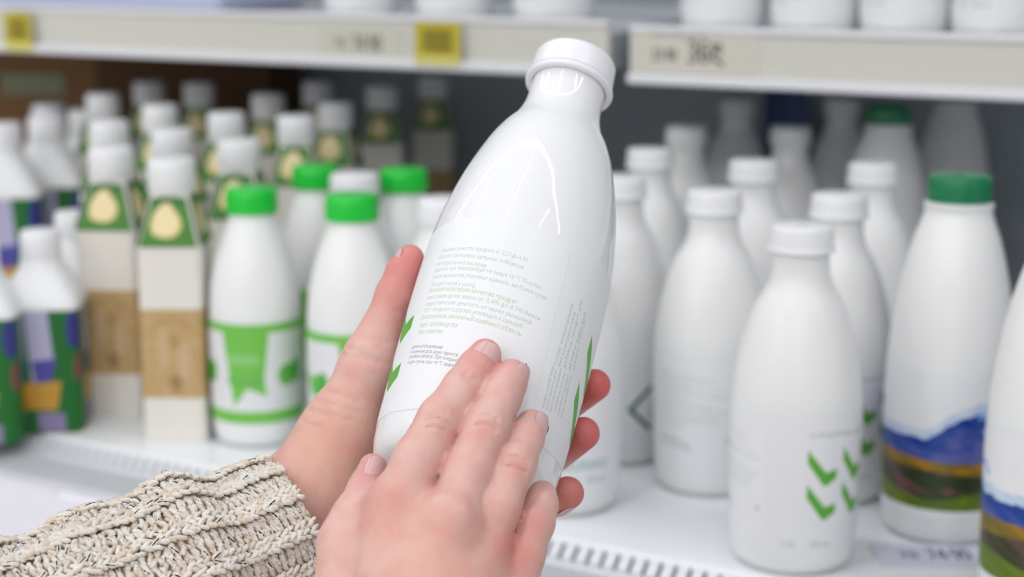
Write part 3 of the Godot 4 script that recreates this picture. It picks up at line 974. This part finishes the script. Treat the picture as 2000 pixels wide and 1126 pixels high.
# ------------------------------------------------------------------ the shopper
class Flesh:
	# a distance field of tapered bones joined smoothly, meshed with surface nets
	var a := PackedVector3Array()
	var d := PackedVector3Array()
	var r0 := PackedFloat32Array()
	var dr := PackedFloat32Array()
	var il := PackedFloat32Array()
	var grp := PackedInt32Array()
	var join := PackedFloat32Array([0.0, 0.005, 0.005, 0.005, 0.005, 0.003])
	var kp := 0.012
	var kf := 0.003
	var ka := PackedVector3Array()  # creases: lines pressed into the skin along a direction
	var kd := PackedVector3Array()
	var kl := PackedFloat32Array()
	var kdepth := PackedFloat32Array()
	var kw := PackedFloat32Array()
	var kn := Vector3.FORWARD
	var tint := []                  # [place, radius, colour, amount]
	var skin := Color(0.875, 0.715, 0.67)
	var wobble := FastNoiseLite.new()

	func bone(p: Vector3, q: Vector3, rp: float, rq: float, g: int):
		a.append(p)
		d.append(q - p)
		r0.append(rp / 1000.0)
		dr.append((rq - rp) / 1000.0)
		il.append(1.0 / maxf((q - p).length_squared(), 1e-9))
		grp.append(g)

	func chain(pts: Array, rs: Array, g: int):
		for i in pts.size() - 1:
			bone(pts[i], pts[i + 1], rs[i], rs[i + 1], g)

	func crease(pts: Array, depth: float, w: float):
		for i in pts.size() - 1:
			var p: Vector3 = pts[i]
			var q: Vector3 = pts[i + 1] - p
			ka.append(p)
			kd.append(q)
			kl.append(1.0 / maxf((q - kn * q.dot(kn)).length_squared(), 1e-9))
			kdepth.append(depth / 1000.0)
			kw.append(w / 1000.0)

	func field(p: Vector3, act: PackedInt32Array, cre: PackedInt32Array) -> float:
		var palm := 0.2
		var f := [0.2, 0.2, 0.2, 0.2, 0.2, 0.2]
		for i in act:
			var v := p - a[i]
			var t := clampf(v.dot(d[i]) * il[i], 0.0, 1.0)
			var dist := (v - d[i] * t).length() - r0[i] - dr[i] * t
			var g := grp[i]
			if g == 0:
				var h := maxf(kp - absf(dist - palm), 0.0)
				palm = minf(palm, dist) - h * h * 0.25 / kp
			else:
				var e: float = f[g]
				var h := maxf(kf - absf(dist - e), 0.0)
				f[g] = minf(e, dist) - h * h * 0.25 / kf
		var all := palm
		for g in range(1, 6):
			var e: float = f[g]
			if e < 0.05:
				var k := join[g]
				var h := maxf(k - absf(e - palm), 0.0)
				e = minf(e, palm) - h * h * 0.25 / k
				h = maxf(0.0004 - absf(e - all), 0.0)
				all = minf(all, e) - h * h * 0.25 / 0.0004
		var press := 0.0
		for i in cre:
			var v := p - ka[i]
			var along := v.dot(kn)
			v -= kn * along
			var q := kd[i] - kn * kd[i].dot(kn)
			v -= q * clampf(v.dot(q) * kl[i], 0.0, 1.0)
			var s := v.length_squared() / (kw[i] * kw[i])
			if s < 6.0 and absf(along) < 0.007:
				press = maxf(press, kdepth[i] * exp(-s))
		return all + press

	func mesh(cell: float) -> ArrayMesh:
		var lo := Vector3(1e9, 1e9, 1e9)
		var hi := -lo
		for i in a.size():
			var m := maxf(r0[i], r0[i] + dr[i]) + 0.006
			for q in [a[i], a[i] + d[i]]:
				lo = lo.min(q - Vector3(m, m, m))
				hi = hi.max(q + Vector3(m, m, m))
		var nb := Vector3i(((hi - lo) / (cell * 8)).ceil())
		var nx := nb.x * 8 + 1
		var ny := nb.y * 8 + 1
		var nz := nb.z * 8 + 1
		var val := PackedFloat32Array()
		val.resize(nx * ny * nz)
		val.fill(9.0)
		var live := []
		var every := PackedInt32Array(range(a.size()))
		var none := PackedInt32Array()
		var half := cell * 4.0 * 1.7321
		for bz in nb.z:
			for by in nb.y:
				for bx in nb.x:
					var c := lo + (Vector3(bx, by, bz) * 8.0 + Vector3(4, 4, 4)) * cell
					if absf(field(c, every, none)) > half + 0.004:
						continue
					var act := PackedInt32Array()
					for i in a.size():
						var v := c - a[i]
						var t := clampf(v.dot(d[i]) * il[i], 0.0, 1.0)
						if (v - d[i] * t).length() - r0[i] - dr[i] * t < half + 0.014:
							act.append(i)
					var cre := PackedInt32Array()
					for i in ka.size():
						var v := c - ka[i]
						var along := v.dot(kn)
						v -= kn * along
						var q := kd[i] - kn * kd[i].dot(kn)
						v -= q * clampf(v.dot(q) * kl[i], 0.0, 1.0)
						if v.length() < half + kw[i] * 2.5 and absf(along) < 0.012 + half:
							cre.append(i)
					live.append(Vector3i(bx, by, bz) * 8)
					for z in range(bz * 8, bz * 8 + 9):
						for y in range(by * 8, by * 8 + 9):
							var row := (z * ny + y) * nx
							for x in range(bx * 8, bx * 8 + 9):
								if val[row + x] > 8.0:
									val[row + x] = field(lo + Vector3(x, y, z) * cell, act, cre)
		var at := {}
		var verts := PackedVector3Array()
		var offs := [0, 1, nx, nx + 1, nx * ny, nx * ny + 1, nx * ny + nx, nx * ny + nx + 1]
		var corner := [Vector3(0, 0, 0), Vector3(1, 0, 0), Vector3(0, 1, 0), Vector3(1, 1, 0), Vector3(0, 0, 1), Vector3(1, 0, 1), Vector3(0, 1, 1), Vector3(1, 1, 1)]
		var edges := [[0, 1], [2, 3], [4, 5], [6, 7], [0, 2], [1, 3], [4, 6], [5, 7], [0, 4], [1, 5], [2, 6], [3, 7]]
		for b in live:
			for z in range(b.z, b.z + 8):
				for y in range(b.y, b.y + 8):
					for x in range(b.x, b.x + 8):
						var i0: int = (z * ny + y) * nx + x
						var neg := 0
						for o in offs:
							if val[i0 + o] < 0.0:
								neg += 1
						if neg == 0 or neg == 8:
							continue
						var sum := Vector3.ZERO
						var n := 0
						for e in edges:
							var u := val[i0 + offs[e[0]]]
							var w := val[i0 + offs[e[1]]]
							if (u < 0.0) != (w < 0.0):
								sum += corner[e[0]].lerp(corner[e[1]], u / (u - w))
								n += 1
						at[i0] = verts.size()
						verts.append(lo + (Vector3(x, y, z) + sum / n) * cell)
		var ix := PackedInt32Array()
		var step := [1, nx, nx * ny]
		for i0 in at:
			for axis in 3:
				var s: int = step[axis]
				var u := val[i0]
				var w := val[i0 + s]
				if (u < 0.0) == (w < 0.0):
					continue
				var s1: int = step[(axis + 1) % 3]
				var s2: int = step[(axis + 2) % 3]
				var k0: int = i0
				var k1: int = i0 - s1
				var k2: int = i0 - s1 - s2
				var k3: int = i0 - s2
				if not (at.has(k1) and at.has(k2) and at.has(k3)):
					continue
				var q := [at[k0], at[k1], at[k2], at[k3]]
				if u < 0.0:
					ix.append_array(PackedInt32Array([q[0], q[2], q[1], q[0], q[3], q[2]]))
				else:
					ix.append_array(PackedInt32Array([q[0], q[1], q[2], q[0], q[2], q[3]]))
		var nor := PackedVector3Array()
		nor.resize(verts.size())
		for i in range(0, ix.size(), 3):
			var f := (verts[ix[i + 2]] - verts[ix[i]]).cross(verts[ix[i + 1]] - verts[ix[i]])
			nor[ix[i]] += f
			nor[ix[i + 1]] += f
			nor[ix[i + 2]] += f
		var col := PackedColorArray()
		col.resize(verts.size())
		wobble.frequency = 90.0
		wobble.fractal_octaves = 3
		for i in verts.size():
			nor[i] = nor[i].normalized()
			var c := skin
			var k := wobble.get_noise_3dv(verts[i])
			c = c.lerp(Color(0.86, 0.57, 0.55), clampf(0.16 + 0.5 * k, 0.0, 0.5))
			for t in tint:
				var w: float = verts[i].distance_to(t[0]) / t[1]
				if w < 1.0:
					c = c.lerp(t[2], t[3] * (1.0 - w * w) * (1.0 - w * w))
			col[i] = c.srgb_to_linear()
		var arr := []
		arr.resize(Mesh.ARRAY_MAX)
		arr[Mesh.ARRAY_VERTEX] = verts
		arr[Mesh.ARRAY_NORMAL] = nor
		arr[Mesh.ARRAY_COLOR] = col
		arr[Mesh.ARRAY_INDEX] = ix
		var m := ArrayMesh.new()
		m.add_surface_from_arrays(Mesh.PRIMITIVE_TRIANGLES, arr)
		return m

func nail_mesh(tip: Vector3, dir: Vector3, out: Vector3, r: float, length: float, spread: float, ahead: float) -> ArrayMesh:
	# a curved plate with a rounded base and free edge, lying on the back of the fingertip
	var b := MeshBuilder.new()
	dir = dir.normalized()
	out = (out - dir * out.dot(dir)).normalized()
	var side := dir.cross(out)
	var nu := 14
	var nv := 14
	for k in 2:
		for j in nv + 1:
			for i in nu + 1:
				var u := -1.0 + 2.0 * i / nu
				var v := float(j) / nv
				var wide := sqrt(maxf(0.0, 1.0 - pow(absf(2.0 * v - 1.0), 3.5)))
				var ang := u * wide * spread
				var s := -length + ahead + length * v
				var rr := r * (1.0 - 0.10 * v * v) + 0.0005 - 0.0009 * k + 0.0008 * (1.0 - v) - 0.0006 * pow(1.0 - v, 6.0)
				var nn := out * cos(ang) + side * sin(ang)
				b.vert(tip + dir * s + nn * rr, nn * (1.0 if k == 0 else -1.0))
	var w := nu + 1
	for k in 2:
		for j in nv:
			for i in nu:
				var q := k * w * (nv + 1) + j * w + i
				if k == 1:
					b.quad(q, q + w, q + w + 1, q + 1)
				else:
					b.quad(q, q + 1, q + w + 1, q + w)
	return b.commit()

func person():
	var p := base("person", "person in a chunky beige knit sleeve gripping the tilted bottle and pointing at its label", "person", Vector3.ZERO)
	var rt := Vector3(0.85705, 0.00000, -0.51523)
	var up := Vector3(-0.10193, 0.98024, -0.16955)
	var tc := Vector3(0.50505, 0.19783, 0.84011)
	var red := Color(0.80, 0.40, 0.37)
	var pale := Color(0.90, 0.72, 0.66)
	# ---- the hand that holds the bottle
	var h := Flesh.new()
	h.kn = tc
	h.join = PackedFloat32Array([0.0, 0.006, 0.005, 0.005, 0.005, 0.010])
	var wrist := Vector3(-0.4506, 0.1525, -0.5660)
	var arm := Vector3(-0.4786, 0.1381, -0.5017)
	# forearm, palm behind the bottle
	h.chain([Vector3(-0.5200, 0.1206, -0.4429), arm, wrist], [34, 29, 24], 0)
	h.chain([wrist, Vector3(-0.4529, 0.1706, -0.5903), Vector3(-0.4333, 0.1772, -0.6296)], [22, 16, 12], 0)
	h.chain([wrist, Vector3(-0.4602, 0.1521, -0.5994), Vector3(-0.4286, 0.1587, -0.6188)], [20, 15, 12], 0)
	h.chain([wrist, Vector3(-0.4622, 0.1412, -0.6015), Vector3(-0.4246, 0.1424, -0.6062)], [19, 14, 11.5], 0)
	h.chain([wrist, Vector3(-0.4612, 0.1318, -0.5999), Vector3(-0.4215, 0.1290, -0.5925)], [18, 13, 11], 0)
	# thumb and its ball
	h.chain([Vector3(-0.4464, 0.1626, -0.5709), Vector3(-0.4452, 0.1864, -0.5914), Vector3(-0.4389, 0.2168, -0.6048)], [20, 15.5, 11], 0)
	h.chain([Vector3(-0.4403, 0.2134, -0.6043), Vector3(-0.4381, 0.2301, -0.6132), Vector3(-0.4361, 0.2446, -0.6213), Vector3(-0.4350, 0.2538, -0.6265), Vector3(-0.4334, 0.2601, -0.6302)], [10.2, 8.8, 8.4, 7.6, 6.4], 5)
	# fingers round the back, tips showing at the far side
	h.chain([Vector3(-0.4333, 0.1772, -0.6296), Vector3(-0.4011, 0.1768, -0.6525), Vector3(-0.3760, 0.1869, -0.6620), Vector3(-0.3530, 0.2041, -0.6605)], [11, 9.3, 8.6, 7.4], 1)
	h.chain([Vector3(-0.4286, 0.1587, -0.6188), Vector3(-0.3982, 0.1585, -0.6388), Vector3(-0.3724, 0.1673, -0.6459), Vector3(-0.3497, 0.1858, -0.6438)], [11.5, 9.4, 8.6, 7.6], 2)
	h.chain([Vector3(-0.4246, 0.1424, -0.6062), Vector3(-0.3962, 0.1425, -0.6233), Vector3(-0.3700, 0.1493, -0.6288), Vector3(-0.3464, 0.1641, -0.6238)], [11, 9.2, 8.4, 7.4], 3)
	h.chain([Vector3(-0.4215, 0.1290, -0.5925), Vector3(-0.3983, 0.1314, -0.6076), Vector3(-0.3792, 0.1341, -0.6130), Vector3(-0.3620, 0.1405, -0.6107)], [10, 8.2, 7.4, 6.5], 4)
	# skin folds
	for l in [[Vector3(-0.4520, 0.2231, -0.5853), Vector3(-0.4393, 0.2220, -0.5891), Vector3(-0.4308, 0.2193, -0.5936), Vector3(-0.4241, 0.2172, -0.6007)], [Vector3(-0.4494, 0.2262, -0.5876), Vector3(-0.4375, 0.2242, -0.5907), Vector3(-0.4273, 0.2197, -0.5958)], [Vector3(-0.4529, 0.2190, -0.5838), Vector3(-0.4415, 0.2209, -0.5875), Vector3(-0.4321, 0.2211, -0.5932)]]:
		h.crease(l, 1.0, 0.9)
	for l in [[Vector3(-0.4518, 0.2072, -0.5781), Vector3(-0.4422, 0.2060, -0.5812), Vector3(-0.4321, 0.2024, -0.5864)], [Vector3(-0.4528, 0.2023, -0.5763), Vector3(-0.4413, 0.2011, -0.5806), Vector3(-0.4304, 0.1975, -0.5863)], [Vector3(-0.4532, 0.1983, -0.5752), Vector3(-0.4431, 0.1962, -0.5783), Vector3(-0.4332, 0.1944, -0.5839)], [Vector3(-0.4539, 0.1934, -0.5736), Vector3(-0.4426, 0.1908, -0.5774)], [Vector3(-0.4306, 0.2385, -0.6149), Vector3(-0.4252, 0.2405, -0.6186)], [Vector3(-0.4385, 0.2287, -0.5959), Vector3(-0.4265, 0.2269, -0.6027)]]:
		h.crease(l, 0.8, 0.8)
	h.tint = [[Vector3(-0.4301, 0.2612, -0.6253), 0.022, Color(0.84, 0.45, 0.45), 0.6], [Vector3(-0.4315, 0.2469, -0.6163), 0.03, red, 0.35], [Vector3(-0.3530, 0.2041, -0.6605), 0.02, Color(0.82, 0.28, 0.28), 0.9], [Vector3(-0.3497, 0.1858, -0.6438), 0.02, Color(0.82, 0.30, 0.30), 0.9], [Vector3(-0.3464, 0.1641, -0.6238), 0.02, Color(0.78, 0.36, 0.32), 0.8], [Vector3(-0.4357, 0.1839, -0.5680), 0.05, Color(0.83, 0.58, 0.47), 0.4]]
	var hand := obj("hand", h.mesh(0.0014), M.skin, p)
	hand.set_meta("label", "hand wrapped round the bottle with its thumb up the side")
	obj("fingernail", nail_mesh(Vector3(-0.4334, 0.2601, -0.6302), Vector3(-0.4334, 0.2601, -0.6302) - Vector3(-0.4350, 0.2538, -0.6265), rt * -0.96 + tc * 0.22, 0.0066, 0.0130, 0.75, 0.0028), M.nail, hand)
	var k: Vector3 = Vector3(-0.3464, 0.1641, -0.6238) - Vector3(-0.3700, 0.1493, -0.6288)
	obj("fingernail", nail_mesh(Vector3(-0.3464, 0.1641, -0.6238), k, Vector3(0.85361, -0.26140, -0.45057) * 0.78 + tc * 0.55, 0.0073, 0.0115, 0.75, 0.0022), M.nail, hand)
	# ---- the hand that points
	var g := Flesh.new()
	g.kn = tc
	g.join = PackedFloat32Array([0.0, 0.004, 0.004, 0.004, 0.004, 0.007])
	var w2 := Vector3(-0.3411, 0.1257, -0.4921)
	g.chain([w2, Vector3(-0.3225, 0.1132, -0.4647), Vector3(-0.2817, 0.0956, -0.4136)], [22, 25, 30], 0)
	g.chain([Vector3(-0.3483, 0.1378, -0.4942), Vector3(-0.3583, 0.1621, -0.5082), Vector3(-0.3653, 0.1854, -0.5202)], [15, 13, 11.2], 0)
	g.chain([Vector3(-0.3396, 0.1352, -0.4953), Vector3(-0.3416, 0.1588, -0.5092), Vector3(-0.3430, 0.1808, -0.5242)], [15, 13, 11.2], 0)
	g.chain([Vector3(-0.3346, 0.1324, -0.5000), Vector3(-0.3327, 0.1513, -0.5152), Vector3(-0.3324, 0.1696, -0.5315)], [14.5, 12, 10.6], 0)
	g.chain([Vector3(-0.3315, 0.1261, -0.5076), Vector3(-0.3270, 0.1383, -0.5227), Vector3(-0.3238, 0.1525, -0.5386)], [14, 11.5, 10], 0)
	g.chain([Vector3(-0.3567, 0.1310, -0.4959), Vector3(-0.3786, 0.1474, -0.5080), Vector3(-0.3880, 0.1668, -0.5153)], [15, 13.5, 9.8], 0)
	# fingers, root to tip
	g.chain([Vector3(-0.3653, 0.1854, -0.5202), Vector3(-0.3625, 0.2010, -0.5303), Vector3(-0.3608, 0.2148, -0.5452), Vector3(-0.3590, 0.2249, -0.5589), Vector3(-0.3578, 0.2312, -0.5668), Vector3(-0.3573, 0.2361, -0.5728)], [10.4, 9.8, 9.3, 8.2, 7.7, 6.7], 1)
	g.chain([Vector3(-0.3430, 0.1808, -0.5242), Vector3(-0.3437, 0.1976, -0.5385), Vector3(-0.3433, 0.2123, -0.5512), Vector3(-0.3451, 0.2220, -0.5660), Vector3(-0.3456, 0.2263, -0.5721), Vector3(-0.3460, 0.2285, -0.5755)], [10.4, 9.8, 9.1, 8.1, 7.3, 6.5], 2)
	g.chain([Vector3(-0.3324, 0.1696, -0.5315), Vector3(-0.3314, 0.1844, -0.5404), Vector3(-0.3313, 0.1988, -0.5534), Vector3(-0.3334, 0.2061, -0.5651), Vector3(-0.3352, 0.2097, -0.5729)], [9.8, 8.9, 8.3, 7.3, 6.2], 3)
	g.chain([Vector3(-0.3238, 0.1525, -0.5386), Vector3(-0.3228, 0.1643, -0.5456), Vector3(-0.3221, 0.1758, -0.5535), Vector3(-0.3249, 0.1802, -0.5624), Vector3(-0.3274, 0.1822, -0.5684)], [9.8, 8.2, 7.6, 7.0, 6.0], 4)
	g.chain([Vector3(-0.3873, 0.1668, -0.5157), Vector3(-0.3879, 0.1772, -0.5237), Vector3(-0.3880, 0.1856, -0.5304), Vector3(-0.3883, 0.1931, -0.5356)], [9.2, 8.0, 6.8, 5.5], 5)
	# knuckles
	g.bone(Vector3(-0.3570, 0.2177, -0.5409), Vector3(-0.3575, 0.2152, -0.5387), 4.6, 4.6, 1)
	g.bone(Vector3(-0.3677, 0.1827, -0.5229), Vector3(-0.3860, 0.1741, -0.5266), 8.5, 8.0, 0)
	g.bone(Vector3(-0.3645, 0.1706, -0.5172), Vector3(-0.3843, 0.1607, -0.5197), 10, 10, 0)
	g.bone(Vector3(-0.3384, 0.1862, -0.5187), Vector3(-0.3389, 0.1843, -0.5180), 6.5, 6.5, 0)
	for l in [[Vector3(-0.3563, 0.2230, -0.5297), Vector3(-0.3524, 0.2249, -0.5326), Vector3(-0.3472, 0.2218, -0.5349)], [Vector3(-0.3571, 0.2206, -0.5287), Vector3(-0.3524, 0.2224, -0.5319), Vector3(-0.3480, 0.2190, -0.5338)], [Vector3(-0.3573, 0.2183, -0.5280), Vector3(-0.3533, 0.2194, -0.5307), Vector3(-0.3491, 0.2167, -0.5326)], [Vector3(-0.3572, 0.2155, -0.5274), Vector3(-0.3535, 0.2163, -0.5298), Vector3(-0.3502, 0.2141, -0.5313)], [Vector3(-0.3540, 0.2324, -0.5512), Vector3(-0.3518, 0.2312, -0.5522), Vector3(-0.3494, 0.2304, -0.5535)], [Vector3(-0.3558, 0.2346, -0.5506), Vector3(-0.3529, 0.2334, -0.5521)],
		[Vector3(-0.3393, 0.2200, -0.5392), Vector3(-0.3356, 0.2206, -0.5416), Vector3(-0.3323, 0.2179, -0.5430)], [Vector3(-0.3398, 0.2167, -0.5381), Vector3(-0.3365, 0.2171, -0.5403), Vector3(-0.3331, 0.2147, -0.5417)], [Vector3(-0.3283, 0.2043, -0.5422), Vector3(-0.3245, 0.2043, -0.5445), Vector3(-0.3212, 0.2018, -0.5459)], [Vector3(-0.3290, 0.2010, -0.5410), Vector3(-0.3255, 0.2006, -0.5430), Vector3(-0.3219, 0.1987, -0.5447)]]:
		g.crease(l, 1.1, 0.7)
	g.tint = [[Vector3(-0.3492, 0.2214, -0.5277), 0.016, Color(0.80, 0.46, 0.42), 0.5], [Vector3(-0.3328, 0.2189, -0.5370), 0.013, Color(0.80, 0.40, 0.36), 0.75], [Vector3(-0.3201, 0.2039, -0.5410), 0.014, Color(0.82, 0.44, 0.42), 0.6], [Vector3(-0.3156, 0.1814, -0.5444), 0.014, Color(0.84, 0.48, 0.46), 0.5], [Vector3(-0.3638, 0.1873, -0.5108), 0.022, Color(0.82, 0.52, 0.46), 0.4], [Vector3(-0.3196, 0.1708, -0.5336), 0.018, Color(0.82, 0.46, 0.42), 0.6],
		[Vector3(-0.3552, 0.2371, -0.5694), 0.014, Color(0.86, 0.48, 0.46), 0.6], [Vector3(-0.3449, 0.2291, -0.5737), 0.014, Color(0.88, 0.60, 0.60), 0.5], [Vector3(-0.3857, 0.1964, -0.5296), 0.014, Color(0.82, 0.52, 0.56), 0.6], [Vector3(-0.3336, 0.1656, -0.5060), 0.04, Color(0.85, 0.60, 0.52), 0.4]]
	var hand2 := obj("hand", g.mesh(0.0011), M.skin, p)
	hand2.set_meta("label", "hand pointing at the printed label with its index finger")
	var i0 := Vector3(-0.3573, 0.2361, -0.5728)
	var i1 := Vector3(-0.3578, 0.2312, -0.5668)
	obj("fingernail", nail_mesh(i0, i0 - i1, tc * 0.95 + rt * 0.25, 0.0069, 0.0128, 0.95, 0.0034), M.nail, hand2)
	i0 = Vector3(-0.3460, 0.2285, -0.5755)
	obj("fingernail", nail_mesh(i0, i0 - Vector3(-0.3456, 0.2263, -0.5721), tc * 0.25 + rt * 0.85 + up * 0.2, 0.0067, 0.0105, 0.8, 0.0042), M.nail, hand2)
	i0 = Vector3(-0.3352, 0.2097, -0.5729)
	obj("fingernail", nail_mesh(i0, i0 - Vector3(-0.3334, 0.2061, -0.5651), tc * 0.2 + rt * 0.85 + up * 0.3, 0.0064, 0.010, 0.8, 0.004), M.nail, hand2)
	i0 = Vector3(-0.3883, 0.1931, -0.5356)
	obj("fingernail", nail_mesh(i0, i0 - Vector3(-0.3880, 0.1856, -0.5304), tc * 0.85 + rt * 0.45, 0.0056, 0.0105, 0.85, 0.0040), M.nail, hand2)
	sleeve(p)

func sleeve(p: Node3D):
	# a knitted tube: rows of slanted yarn loops between raised cords, over a plain lining
	var curve := Curve3D.new()
	var knots := [Vector3(-0.4473, 0.1468, -0.5547), Vector3(-0.4569, 0.1428, -0.5361), Vector3(-0.4668, 0.1394, -0.5174), Vector3(-0.4779, 0.1346, -0.4977), Vector3(-0.4902, 0.1283, -0.4769), Vector3(-0.5038, 0.1227, -0.4555), Vector3(-0.5187, 0.1178, -0.4335), Vector3(-0.5345, 0.1130, -0.4109)]
	var rad := [0.0352, 0.0362, 0.0385, 0.0400, 0.0405, 0.0412, 0.042, 0.043]
	for i in knots.size():
		var t: Vector3 = (knots[mini(i + 1, knots.size() - 1)] - knots[maxi(i - 1, 0)]) / 6.0
		curve.add_point(knots[i], -t, t)
	curve.bake_interval = 0.002
	var total := curve.get_baked_length()
	var ref := Vector3(0.50505, 0.19783, 0.84011)
	var lin := MeshBuilder.new()
	var seg := 48
	var rows := 60
	for j in rows + 1:
		var f := total * j / rows
		var o := curve.sample_baked(f)
		var t := (curve.sample_baked(minf(f + 0.002, total)) - curve.sample_baked(maxf(f - 0.002, 0))).normalized()
		var x := (ref - t * ref.dot(t)).normalized()
		var y := t.cross(x)
		for i in seg + 1:
			var a := TAU * i / seg
			var nn := x * cos(a) + y * sin(a)
			lin.vert(o + nn * (sleeve_radius(rad, f / total, a) - 0.0016), nn)
	for j in rows:
		for i in seg:
			var q := j * (seg + 1) + i
			lin.quad(q, q + 1, q + seg + 2, q + seg + 1)
	var s := Node3D.new()
	s.name = "sleeve"
	p.add_child(s, true)
	s.set_meta("label", "chunky beige knitted sleeve with dark flecks")
	obj("lining", lin.commit(), mk(Color(0.88, 0.78, 0.68), 0.95), s)
	var b := MeshBuilder.new()
	b.c = PackedColorArray()
	rng.seed = 3
	# one low lump of yarn as a template: a tapered, bent capsule
	var tv := PackedVector3Array()
	var ti := PackedInt32Array()
	var ns := 7
	var nr := 6
	for j in ns:
		var u := -1.0 + 2.0 * j / (ns - 1)
		var w := sqrt(maxf(0.02, 1.0 - u * u * u * u))
		for i in nr:
			var a := TAU * i / nr
			tv.append(Vector3(u, cos(a) * w, sin(a) * w))
	for j in ns - 1:
		for i in nr:
			var q0 := j * nr + i
			var q1 := j * nr + (i + 1) % nr
			ti.append_array(PackedInt32Array([q0, q1 + nr, q1, q0, q0 + nr, q1 + nr]))
	var cols := 70
	var pitch := 0.0031
	var nrows := int(total / pitch)
	for r in nrows:
		var f := (r + 0.5) * pitch
		var fr := f / total
		var o := curve.sample_baked(f)
		var t := (curve.sample_baked(minf(f + 0.003, total)) - curve.sample_baked(maxf(f - 0.003, 0))).normalized()
		var x := (ref - t * ref.dot(t)).normalized()
		var y := t.cross(x)
		var cuff := f < 0.052
		for c in cols:
			var kind := c % 5
			var cord := kind == 0
			for half in 2:
				var a := TAU * (c + 0.27 + 0.46 * half) / cols + rng.randf_range(-0.012, 0.012) * (1.0 if cuff else 2.2)
				var nn := x * cos(a) + y * sin(a)
				var tan_ := y * cos(a) - x * sin(a)
				var lift := 0.0
				var lean := 1.0 if half == 0 else -1.0
				if cuff:
					if kind == 0:
						lift = 0.0016 + rng.randf_range(-0.0003, 0.0004)
						lean *= rng.randf_range(0.35, 0.6)
					elif kind == 1:
						lift = 0.0010 + rng.randf_range(-0.0003, 0.0004)
						lean *= rng.randf_range(0.35, 0.6)
					elif kind == 2:
						lift = -0.0012
						lean = rng.randf_range(1.0, 1.35)
					else:
						lift = -0.0010
						lean = rng.randf_range(0.95, 1.3)
				else:
					if kind == 0:
						lift = 0.0014 + rng.randf_range(-0.0006, 0.0009)
						lean *= rng.randf_range(0.25, 0.6)
					elif kind == 1:
						lift = 0.0006
						lean *= rng.randf_range(0.5, 1.0)
					else:
						lift = rng.randf_range(-0.0014, 0.0002)
						lean = rng.randf_range(0.8, 1.5) * (1.0 if rng.randf() < 0.7 else -1.0)
				var rr := sleeve_radius(rad, fr, a) + lift
				var at_ := o + nn * rr + t * rng.randf_range(-0.0006, 0.0006)
				# loops lie mostly across the sleeve, tipped along it
				var long := (t * cos(lean) + tan_ * sin(lean)).normalized()
				var dep := nn
				var side := dep.cross(long)
				var l := rng.randf_range(0.0024, 0.0031) * (1.0 if cuff else 1.12)
				var th := rng.randf_range(0.00098, 0.00128) * (1.1 if cord or not cuff else 1.0)
				var shade := rng.randf()
				var col := Color(0.98, 0.93, 0.87).lerp(Color(1.0, 0.98, 0.95), shade)
				if rng.randf() < 0.2:
					col = Color(0.95, 0.88, 0.80)
				var fleck := rng.randf() < (0.035 if cuff else 0.09)
				var i0 := b.v.size()
				for q in tv:
					var bend := (1.0 - q.x * q.x) * 0.0006
					var fl := rng.randf_range(0.78, 1.22)
					var loc := side * q.y * th * fl + dep * (q.z * th * fl + bend)
					b.vert(at_ + long * q.x * l + loc, (side * (q.y + rng.randf_range(-0.3, 0.3)) + dep * (q.z + rng.randf_range(-0.3, 0.3)) + long * (q.x * 0.3 + rng.randf_range(-0.3, 0.3))).normalized())
					b.c.append(col.srgb_to_linear())
				for q in ti:
					b.ix.append(i0 + q)
				if fleck:
					i0 = b.v.size()
					var off := nn * (th + 0.0003) + tan_ * rng.randf_range(-0.0006, 0.0006)
					for q in tv:
						b.vert(at_ + off + long * q.x * l * 0.7 + (side * q.y + dep * q.z) * 0.00032, (side * q.y + dep * q.z).normalized())
						b.c.append(Color(0.09, 0.10, 0.17).srgb_to_linear())
					for q in ti:
						b.ix.append(i0 + q)
	# loose fibres standing off the yarn
	for i in 15000:
		var f := rng.randf() * total
		var o := curve.sample_baked(f)
		var t := (curve.sample_baked(minf(f + 0.003, total)) - curve.sample_baked(maxf(f - 0.003, 0))).normalized()
		var x := (ref - t * ref.dot(t)).normalized()
		var y := t.cross(x)
		var a := rng.randf() * TAU
		var nn := x * cos(a) + y * sin(a)
		var p0 := o + nn * (sleeve_radius(rad, f / total, a) + 0.0012)
		var out := (nn * rng.randf_range(0.3, 1.0) + t * rng.randf_range(-1, 1) + y.rotated(t, a) * rng.randf_range(-1, 1)).normalized()
		var wide := out.cross(Vector3(rng.randf(), rng.randf(), rng.randf())).normalized() * 0.00008
		var p1 := p0 + out * rng.randf_range(0.0010, 0.0028)
		var i0 := b.vert(p0 - wide, nn)
		b.vert(p0 + wide, nn)
		b.vert(p1, nn)
		for q in 3:
			b.c.append(Color(0.96, 0.92, 0.86).srgb_to_linear())
		b.ix.append_array(PackedInt32Array([i0, i0 + 1, i0 + 2]))
	var y_ := obj("yarn_stitches", b.commit(), M.yarn, s)
	y_.set_meta("kind", "stuff")

func sleeve_radius(rad: Array, f: float, a: float) -> float:
	var q := clampf(f, 0.0, 0.9999) * (rad.size() - 1)
	var i := int(q)
	var r: float = lerpf(rad[i], rad[i + 1], q - i)
	# the cuff bunches where the rib ends, and the cloth sags in soft folds
	return r + 0.0042 * exp(-pow((f - 0.26) / 0.05, 2.0)) * (0.6 + 0.4 * cos(a - 1.6)) - 0.002 * exp(-pow((f - 0.18) / 0.05, 2.0)) + 0.0018 * sin(f * 23.0 + a * 2.0) * smoothstep(0.25, 0.45, f)
